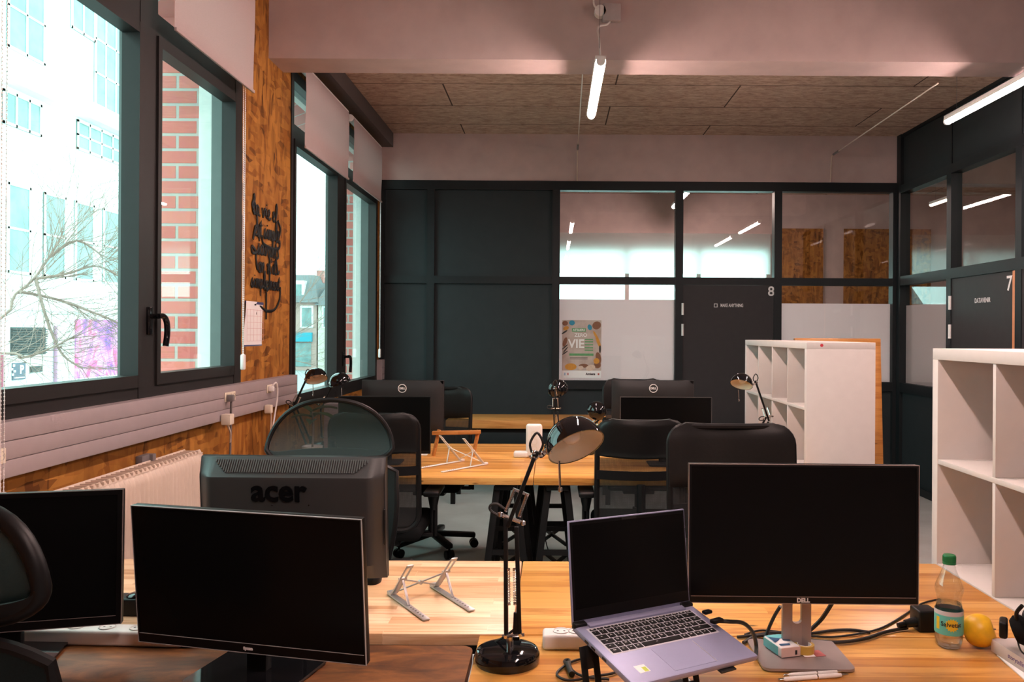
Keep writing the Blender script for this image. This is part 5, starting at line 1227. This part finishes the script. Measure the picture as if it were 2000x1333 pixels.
b = MB(); b.lathe([(0, -.016), (.026, -.016), (.034, -.006), (.034, .008), (.027, .016), (0, .018)], 24, Matrix.Translation((-.052, .0, .034)) @ Matrix.Rotation(PI/2-.4, 4, 'Y')); b.build('ear_cup', 'blackmatte', r)
b = MB(); b.lathe([(0, -.016), (.026, -.016), (.034, -.006), (.034, .008), (.027, .016), (0, .018)], 24, Matrix.Translation((.03, .03, .034)) @ Matrix.Rotation(PI/2, 4, 'Y')); b.build('ear_cup', 'blackmatte', r)
b = MB(); b.tube([(-.045, 0, .06), (-.04, .02, .075), (0, .09, .07), (.05, .10, .065), (.06, .05, .055), (.035, .03, .05)], .006, 8, 6); b.build('headband', 'black', r)
b = MB(); b.tube([(-.055, -.01, .04), (-.062, -.02, .075), (-.050, -.03, .10)], .0045, 7, 5); b.build('microphone_boom', 'black', r)
b = MB(); b.tube([(-.06, 0, .012), (-.05, -.05, .0), (-.02, -.075, -.0), (.03, -.05, .0), (.06, -.06, .0)], .002, 6, 6); b.build('cord', 'cord', r)
b = MB(); b.box((-.088, .01, .03), (.018, .05, .04), None, .006, 3); b.build('control_unit', 'black', r)
# adapter and desk cables
p = onz(1815, 1238, DZ)
r = thing('power_adapter', 'square black power adapter behind the bottle', 'adapter', (p.x, p.y+.03, DZ), math.radians(2))
b = MB(); b.box((0, 0, .028), (.052, .055, .056), None, .005, 3); b.build('body', 'black', r)
b = MB(); b.cyl((-.026, -.008, .022), (-.055, -.010, .018), .013, .010, 12); b.cyl((-.055, -.010, .018), (-.075, -.012, .014), .007, n=10); b.build('plug', 'black', r)
def desk_cable(label, px, rr, dz=.004, zs=None):
    pts = [onz(u, v, DZ+(zs[k] if zs else dz)) for k, (u, v) in enumerate(px)]; p0 = pts[0].copy()
    b = MB(); b.tube([q-p0 for q in pts], rr, 8, 6); o = b.build('desk_cable', 'cord', None, p0); return tag(o, label, 'cable', 'black cables behind the front monitor')
desk_cable('thick black cable from the square adapter past the monitor foot', [(1772, 1227), (1730, 1235), (1690, 1248), (1640, 1255), (1590, 1252), (1530, 1244), (1480, 1243), (1452, 1256)], .0045, .006)
desk_cable('thin black cable looping back behind the bottle', [(1835, 1171), (1800, 1180), (1765, 1203), (1725, 1226), (1680, 1238), (1620, 1245), (1560, 1240), (1490, 1232), (1455, 1240)], .0028, .004)
desk_cable('black cable lying flat behind the monitor neck', [(1700, 1236), (1660, 1231), (1620, 1233), (1580, 1238), (1520, 1236), (1470, 1242), (1440, 1245)], .004, .005)
desk_cable('black cable dropping from the monitor left of its neck', [(1524, 1185), (1512, 1205), (1500, 1232), (1494, 1252), (1500, 1262)], .0045, zs=[.10, .07, .03, .008, .006])
desk_cable('black cable dropping from the monitor right of its neck', [(1630, 1170), (1615, 1195), (1600, 1215), (1575, 1236), (1540, 1250)], .0055, zs=[.11, .07, .035, .008, .006])
o = desk_cable('black cable plugged into the right side of the laptop', [(1405, 1214), (1425, 1215), (1452, 1218), (1470, 1236), (1477, 1262), (1476, 1285)], .0048, zs=[.12, .12, .10, .06, .02, .006])
b = MB(); q = W(1400, 1213, 1.77); b.box((0, 0, 0), (.03, .016, .009), (0, 0, .6), .003); tag(b.build('cable_plug', 'black', None, q), 'black plug in the right edge of the laptop', 'plug')
b = MB(); q = W(1381, 1196, 1.815); b.box((0, 0, 0), (.022, .014, .008), (0, 0, .6), .003); tag(b.build('cable_plug', 'black', None, q), 'small black dongle near the laptop hinge', 'plug')
pts = [onz(u, v, DZ+.005) for u, v in ((1165, 1283), (1120, 1292), (1092, 1310), (1090, 1322), (1115, 1330), (1160, 1322), (1200, 1315), (1230, 1300))]
b = MB(); b.tube([q-pts[0] for q in pts], .003, 7, 6); b.tube([onz(u, v, DZ+.005)-pts[0] for u, v in ((1108, 1305), (1102, 1292), (1112, 1290), (1116, 1308), (1140, 1322), (1190, 1328))], .003, 7, 6); b.cyl(onz(1108, 1297, DZ+.008)-pts[0], onz(1117, 1318, DZ+.008)-pts[0], .007, n=10)
tag(b.build('cable_bundle', 'cord', None, pts[0]), 'black cable bundle curled beside the laptop riser', 'cable')
pts = [W(1003, 1236, 1.885), onz(985, 1245, DZ+.04), onz(960, 1257, DZ+.012), onz(935, 1270, DZ+.004), onz(922, 1282, DZ-.02)]
b = MB(); pts = [W(1002, 1232, 1.89), W(985, 1245, 1.905), W(962, 1258, 1.93), W(938, 1270, 1.955), W(928, 1282, 1.965), W(926, 1300, 1.965)]; b.tube([q-pts[0] for q in pts], .0032, 7, 6)
tag(b.build('lamp_cord', 'cord', None, pts[0]), 'black cord from the foreground lamp slipping between the desks', 'cable')

# ------------------------------------------------------------------ things on the window side of the middle desk
p = onz(620, 905, DZ)
r = thing('potted_plant', 'small green-leaved plant on the middle desk in front of the window', 'plant', (-1.40, 4.72, DZ))
b = MB(); b.lathe([(0, 0), (.045, 0), (.06, .10), (.055, .10), (.05, .085), (0, .085)], 24); b.build('pot', 'whiteplastic', r)
b = MB(); b.tube([(0, 0, .08), (.005, 0, .2), (.0, 0, .30)], .006, 7, 4); b.build('stem', 'bark', r)
def leaf(b, base, ang, L, w, droop, up):
    d = Vector((math.cos(ang), math.sin(ang), 0)); s = Vector((-d.y, d.x, 0)); base = Vector(base)
    b.sheet(lambda u, v: base + d*L*v + Vector((0, 0, up*v-droop*v*v)) + s*(u*2-1)*w*math.sin(PI*min(.98, max(.02, v)))**.8 + Vector((0, 0, .012*abs(u*2-1))), 4, 8)
b = MB()
for k, (a, L_, dr, up) in enumerate(((.3, .14, .06, .07), (2.6, .13, .05, .08), (-.4, .17, .09, .06), (3.6, .12, .05, .05), (1.6, .12, .06, .08), (-1.4, .12, .07, .06))): leaf(b, (0, 0, .30-.012*k), a, L_, .030, dr, up)
b.build('foliage', 'leaf', r)
r = thing('storage_box', 'mauve upright box on the middle desk seen past the headrest', 'box', (-1.33, 4.98, DZ)); b = MB(); b.box((0, 0, .165), (.11, .16, .33), None, .004); b.build('body', plain('mauve_card', (.42, .30, .34), .6), r)
b = MB(); b.span((-.05, -.0815, .05), (.05, -.080, .26)); b.build('front_label', plain('mauve_print', (.50, .36, .40), .6), r)
b = MB(); b.box((0, 0, .001), (.06, .09, .002)); tag(b.build('paper_slip', 'paper', None, onz(826, 888, DZ)), 'little white paper slip on the middle desk below the black monitor', 'paper')

# ------------------------------------------------------------------ outside
S('street', [((-90, -20, -1.6), (-2.3, 130, -1.5))], 'asphalt')
XF = -12.0
def ext_box(b, u0, u1, h0, h1, d=.0, mi=0):
    z0, z1 = (-12.0)*F/(u0-CX), (-12.0)*F/(u1-CX); b.span((XF+d, z0, h0), (XF-.3, z1, h1), mi=mi)
fb = thing('office_building', 'white rendered building with teal windows across the street', 'building', (XF, 20, -1.5)); T = Matrix.Translation((-XF, -20, 1.5))
b = MB(T); b.span((XF, 8, -1.5), (XF-8, 24.2, 15)); b.build('wall', 'facade', fb)
b = MB(T); b.span((XF+.35, 8, 6.85), (XF, 24.2, 7.28)); b.span((XF+.12, 8, 1.95), (XF, 24.2, 2.3)); b.build('ledge', 'facade', fb)
def ywin(u): return -12.0*F/(u-CX)
def bwin(u0, u1, h0, h1, nx, nz, rec=.0):
    y0, y1 = ywin(u0), ywin(u1); b = MB(T); fw = .06
    b.span((XF+.02, y0, h0), (XF+.05, y0+fw, h1)); b.span((XF+.02, y1-fw, h0), (XF+.05, y1, h1)); b.span((XF+.02, y0, h0), (XF+.05, y1, h0+fw)); b.span((XF+.02, y0, h1-fw), (XF+.05, y1, h1))
    for k in range(1, nx): yk = y0+(y1-y0)*k/nx; b.span((XF+.02, yk-.025, h0), (XF+.05, yk+.025, h1))
    for k in range(1, nz): zk = h0+(h1-h0)*k/nz; b.span((XF+.02, y0, zk-.025), (XF+.05, y1, zk+.025))
    w_ = b.build('window', 'facade', fb); b = MB(T); b.span((XF, y0, h0), (XF+.03, y1, h1)); b.build('pane', 'extglass', w_)
bwin(8, 82, 7.7, 10.5, 2, 3); bwin(-60, -10, 7.7, 10.5, 2, 3); bwin(133, 180, 9.0, 10.6, 2, 1); bwin(180, 240, 7.35, 10.9, 3, 4)
bwin(0, 76, 6.0, 6.75, 3, 1); bwin(146, 236, 6.05, 6.8, 4, 2)
for u0, u1 in ((10, 56), (82, 125), (143, 180), (198, 232)): bwin(u0, u1, 2.75, 4.75, 1, 2)
b = MB(T)
for k in range(11): b.span((XF+.02, ywin(20), .95+.055*k), (XF+.06, ywin(88), .975+.055*k))
b.span((XF, ywin(20), .93), (XF+.02, ywin(88), 1.56)); b.build('vent_grille', 'extdark', fb)
m, t, o = nt('mural_paint'); pb = N(t, 'ShaderNodeBsdfPrincipled', Roughness=.8); n = N(t, 'ShaderNodeTexNoise', Scale=1.4, Detail=3.0, Distortion=1.2); t.links.new(coords(t), n.inputs['Vector'])
rp = ramp(t, [(.30, (.20, .08, .45)), (.42, (.55, .15, .60)), (.5, (.70, .30, .60)), (.6, (.75, .10, .25)), (.75, (.25, .12, .35))]); t.links.new(n.outputs['Fac'], rp.inputs[0]); t.links.new(rp.outputs[0], pb.inputs['Base Color']); t.links.new(pb.outputs[0], o.inputs[0])
b = MB(T); b.span((XF, ywin(146), .28), (XF+.02, ywin(240), 1.78)); b.build('mural', m, fb)
b = MB(T); b.span((XF, ywin(-30), .15), (XF+.03, ywin(5), .95)); b.build('red_door', plain('dark_red_door', (.30, .05, .09), .6), fb)
b = MB(T); b.span((XF, ywin(23), .38), (XF+.03, ywin(48), .76)); sg = b.build('parking_sign', plain('slate_sign', (.10, .11, .15), .6), fb)
b = MB(T); b.text('P', .26, at((XF+.034, ywin(40), .60), FACE_RIGHT), .004, bold=.01)
for k, (dy, dz) in enumerate(((-.30, .10), (-.36, .02), (-.27, -.03), (-.33, -.1))): b.span((XF+.03, ywin(40)+dy, .58+dz), (XF+.036, ywin(40)+dy+.07, .58+dz+.05))
b.span((XF+.03, ywin(26), .415), (XF+.036, ywin(46), .44)); b.build('sign_mark', 'letter', sg)
b = MB(T); b.cyl((XF+.05, ywin(105), -1.0), (XF+.05, ywin(105), 1.6), .04, n=8); b.build('downpipe', plain('mauve_pipe', (.4, .2, .3), .6), fb)
b = MB(T); b.span((XF, ywin(58), .52), (XF+.05, ywin(80), .66)); b.build('vent_hatch', 'extdark', fb)
# bare trees
def tree(label, root, segs, seed, r0=.05, grp='bare street trees'):
    """trunk at root; segs: list of main limbs, each a list of points relative to root"""
    random.seed(seed); r = thing('bare_tree', label, 'tree', root, 0, grp)
    tb = MB(); bb = MB()
    def grow(p, d, L, rr, lev):
        pts = [p]; q = p.copy(); dd = d.copy(); n = 4
        for k in range(n):
            dd = (dd+Vector((random.uniform(-.25, .25), random.uniform(-.25, .25), random.uniform(-.12, .25)))).normalized(); q = q+dd*L/n; pts.append(q.copy())
        bb.tube(pts, rr, 4, 1, r1=rr*.45)
        if lev > 0:
            for k in range(random.choice((2, 3))):
                i = random.randint(1, n); nd = (dd+Vector((random.uniform(-.9, .9), random.uniform(-.9, .9), random.uniform(-.5, .7)))).normalized(); grow(pts[i], nd, L*random.uniform(.5, .8), rr*.65, lev-1)
    for s in segs:
        s = [Vector(q) for q in s]
        (tb if s[0].length < .01 else bb).tube(s, r0 if s[0].length < .01 else r0*.22, 6, 4, r1=r0*.10)
        if s[0].length < .01: starts = [s[-1]]
        else: starts = cat_rom(s, 4)[1:]
        for k, q in enumerate(starts):
            i = min(k+1, len(starts)-1); d = (starts[i]-starts[max(0, i-1)]).normalized() if len(starts) > 1 else Vector((0, 0, 1))
            for j in range(2):
                nd = (d+Vector((random.uniform(-.7, .7), random.uniform(-.7, .7), random.uniform(-.6, .8)))).normalized(); grow(q, nd, random.uniform(.5, 1.1), r0*.05, 2)
    tb.build('trunk', 'bark', r); bb.build('branches', 'bark', r)
root = Vector((-9.6, 8.2, -1.5))
def rel(u, v, d): return W(u, v, d)-root
top = Vector((.0, .2, 2.6))
tree('bare tree with pale branches across the near window', root, [[(0, 0, 0), (.02, .05, 1.2), tuple(top)], [tuple(top), rel(-60, 640, 9.0), rel(30, 575, 9.2), rel(70, 540, 9.3), rel(110, 480, 9.4), rel(122, 455, 9.5)],
     [rel(40, 570, 9.2), rel(110, 585, 9.6), rel(180, 610, 9.8), rel(228, 630, 9.9), rel(320, 680, 10)], [rel(70, 545, 9.3), rel(130, 535, 9.5), rel(190, 520, 9.7), rel(240, 545, 9.9)], [tuple(top), rel(-30, 690, 9.0), rel(40, 700, 9.1), rel(100, 680, 9.3), rel(140, 660, 9.4)],
     [rel(100, 500, 9.4), rel(150, 470, 9.6), rel(200, 500, 9.8)], [rel(70, 545, 9.3), rel(90, 620, 9.3), rel(120, 690, 9.4), rel(160, 720, 9.5)]], 11, .09)
root = Vector((-7.6, 16.0, -1.5)); top = Vector((.0, .2, 2.2))
tree('bare tree whose twigs cross the farther window', root, [[(0, 0, 0), (.05, .05, 1.2), tuple(top)], [tuple(top), rel(470, 690, 16), rel(540, 670, 16.2), rel(600, 640, 16.3), rel(650, 610, 16.5)], [rel(520, 680, 16), rel(560, 700, 16.1), rel(620, 715, 16.2)], [rel(540, 672, 16.2), rel(580, 600, 16.3), rel(610, 560, 16.4), rel(632, 530, 16.5)]], 5, .07)
# houses far down the street
def house(label, x, y, w, hw, hr, wallc, roofc, shop=None, grp='old town houses down the street'):
    r = thing('town_house', label, 'house', (x, y, -1.5), 0, grp)
    b = MB(); b.span((-w/2, 0, 0), (w/2, 8, hw)); b.build('wall', wallc, r)
    b = MB(); b.raw([(-w/2-.2, -.3, hw), (w/2+.2, -.3, hw), (w/2+.2, 8.3, hw), (-w/2-.2, 8.3, hw), (-w/2+.6, 1.2, hw+hr), (w/2-.6, 1.2, hw+hr), (w/2-.6, 7, hw+hr), (-w/2+.6, 7, hw+hr)], [(0, 1, 5, 4), (1, 2, 6, 5), (2, 3, 7, 6), (3, 0, 4, 7), (4, 5, 6, 7), (0, 3, 2, 1)]); rf = b.build('roof', roofc, r)
    b = MB(); b.span((-.5, .1, hw+.4), (.5, 1.2, hw+1.7)); dm = b.build('dormer', 'facade', rf); b = MB(); b.span((-.3, .06, hw+.5), (.3, .11, hw+1.4)); b.build('pane', 'extglass', dm)
    b = MB(); b.span((w/2-.9, 3, hw+hr-.5), (w/2-.4, 3.6, hw+hr+.5)); b.build('chimney', 'brick', r)
    n = max(2, int(w/1.7))
    for fl_ in range(1):
        for k in range(n):
            xx = -w/2+w*(k+.5)/n; z = 3.25; b = MB(); b.span((xx-.5, -.04, z), (xx+.5, .0, z+1.7)); o = b.build('window', 'facade', r); b = MB(); b.span((xx-.36, -.06, z+.1), (xx+.36, -.03, z+1.55)); b.build('pane', 'extglass', o)
    if shop:
        b = MB(); b.span((-w/2+.3, -.25, 2.2), (w/2-.3, 0, 2.9)); b.build('shop_sign', shop, r)
        b = MB(); b.span((-w/2+.4, -.05, .3), (w/2-.4, 0, 2.1)); b.build('shop_window', 'extglass', r)
pinkw = plain('pinkish_brick_render', (.45, .30, .27), .9, var=.1); creamw = plain('cream_render', (.6, .55, .48), .9); slate = plain('slate_roof', (.16, .17, .18), .7)
turq = plain('turquoise_sign', (.02, .30, .40), .5)
for k, (u, y, w_, hw, hr, wc, sp, lab) in enumerate(((662, 62, 3.2, 5.0, 2.0, creamw, None, 'cream house with a plain front far down the street'), (580, 62, 3.0, 5.2, 2.2, pinkw, turq, 'pink house with turquoise shop front far down the street'))):
    house(lab, (u-CX)*y/F, y, w_, hw, hr, wc, slate, sp)

# ------------------------------------------------------------------ light
w = bpy.data.worlds.new('overcast_sky'); bpy.context.scene.world = w; w.use_nodes = True; t = w.node_tree; t.nodes.clear()
o = t.nodes.new('ShaderNodeOutputWorld'); bg = t.nodes.new('ShaderNodeBackground'); bg.inputs[0].default_value = (.68, 1, .97, 1); bg.inputs[1].default_value = 3.5; t.links.new(bg.outputs[0], o.inputs[0])
def portal(y0, y1, name):
    l = bpy.data.lights.new(name, 'AREA'); l.shape = 'RECTANGLE'; l.size = WZ[1]-WZ[0]; l.size_y = y1-y0; l.cycles.is_portal = True
    o = bpy.data.objects.new(name, l); C.objects.link(o); o.location = (-2.0, (y0+y1)/2, (WZ[0]+WZ[1])/2); o.rotation_euler = (0, -PI/2, 0)
portal(*W1, 'portal_near'); portal(*W2, 'portal_far')
sc = bpy.context.scene
sc.view_settings.view_transform = 'Standard'; sc.view_settings.look = 'None'; sc.view_settings.exposure = 0.6; sc.view_settings.gamma = 1; sc.view_settings.use_curve_mapping = False
sc.cycles.max_bounces = 8; sc.cycles.diffuse_bounces = 4; sc.cycles.glossy_bounces = 4; sc.cycles.transparent_max_bounces = 24; sc.cycles.caustics_reflective = False; sc.cycles.caustics_refractive = False; sc.cycles.sample_clamp_indirect = 4
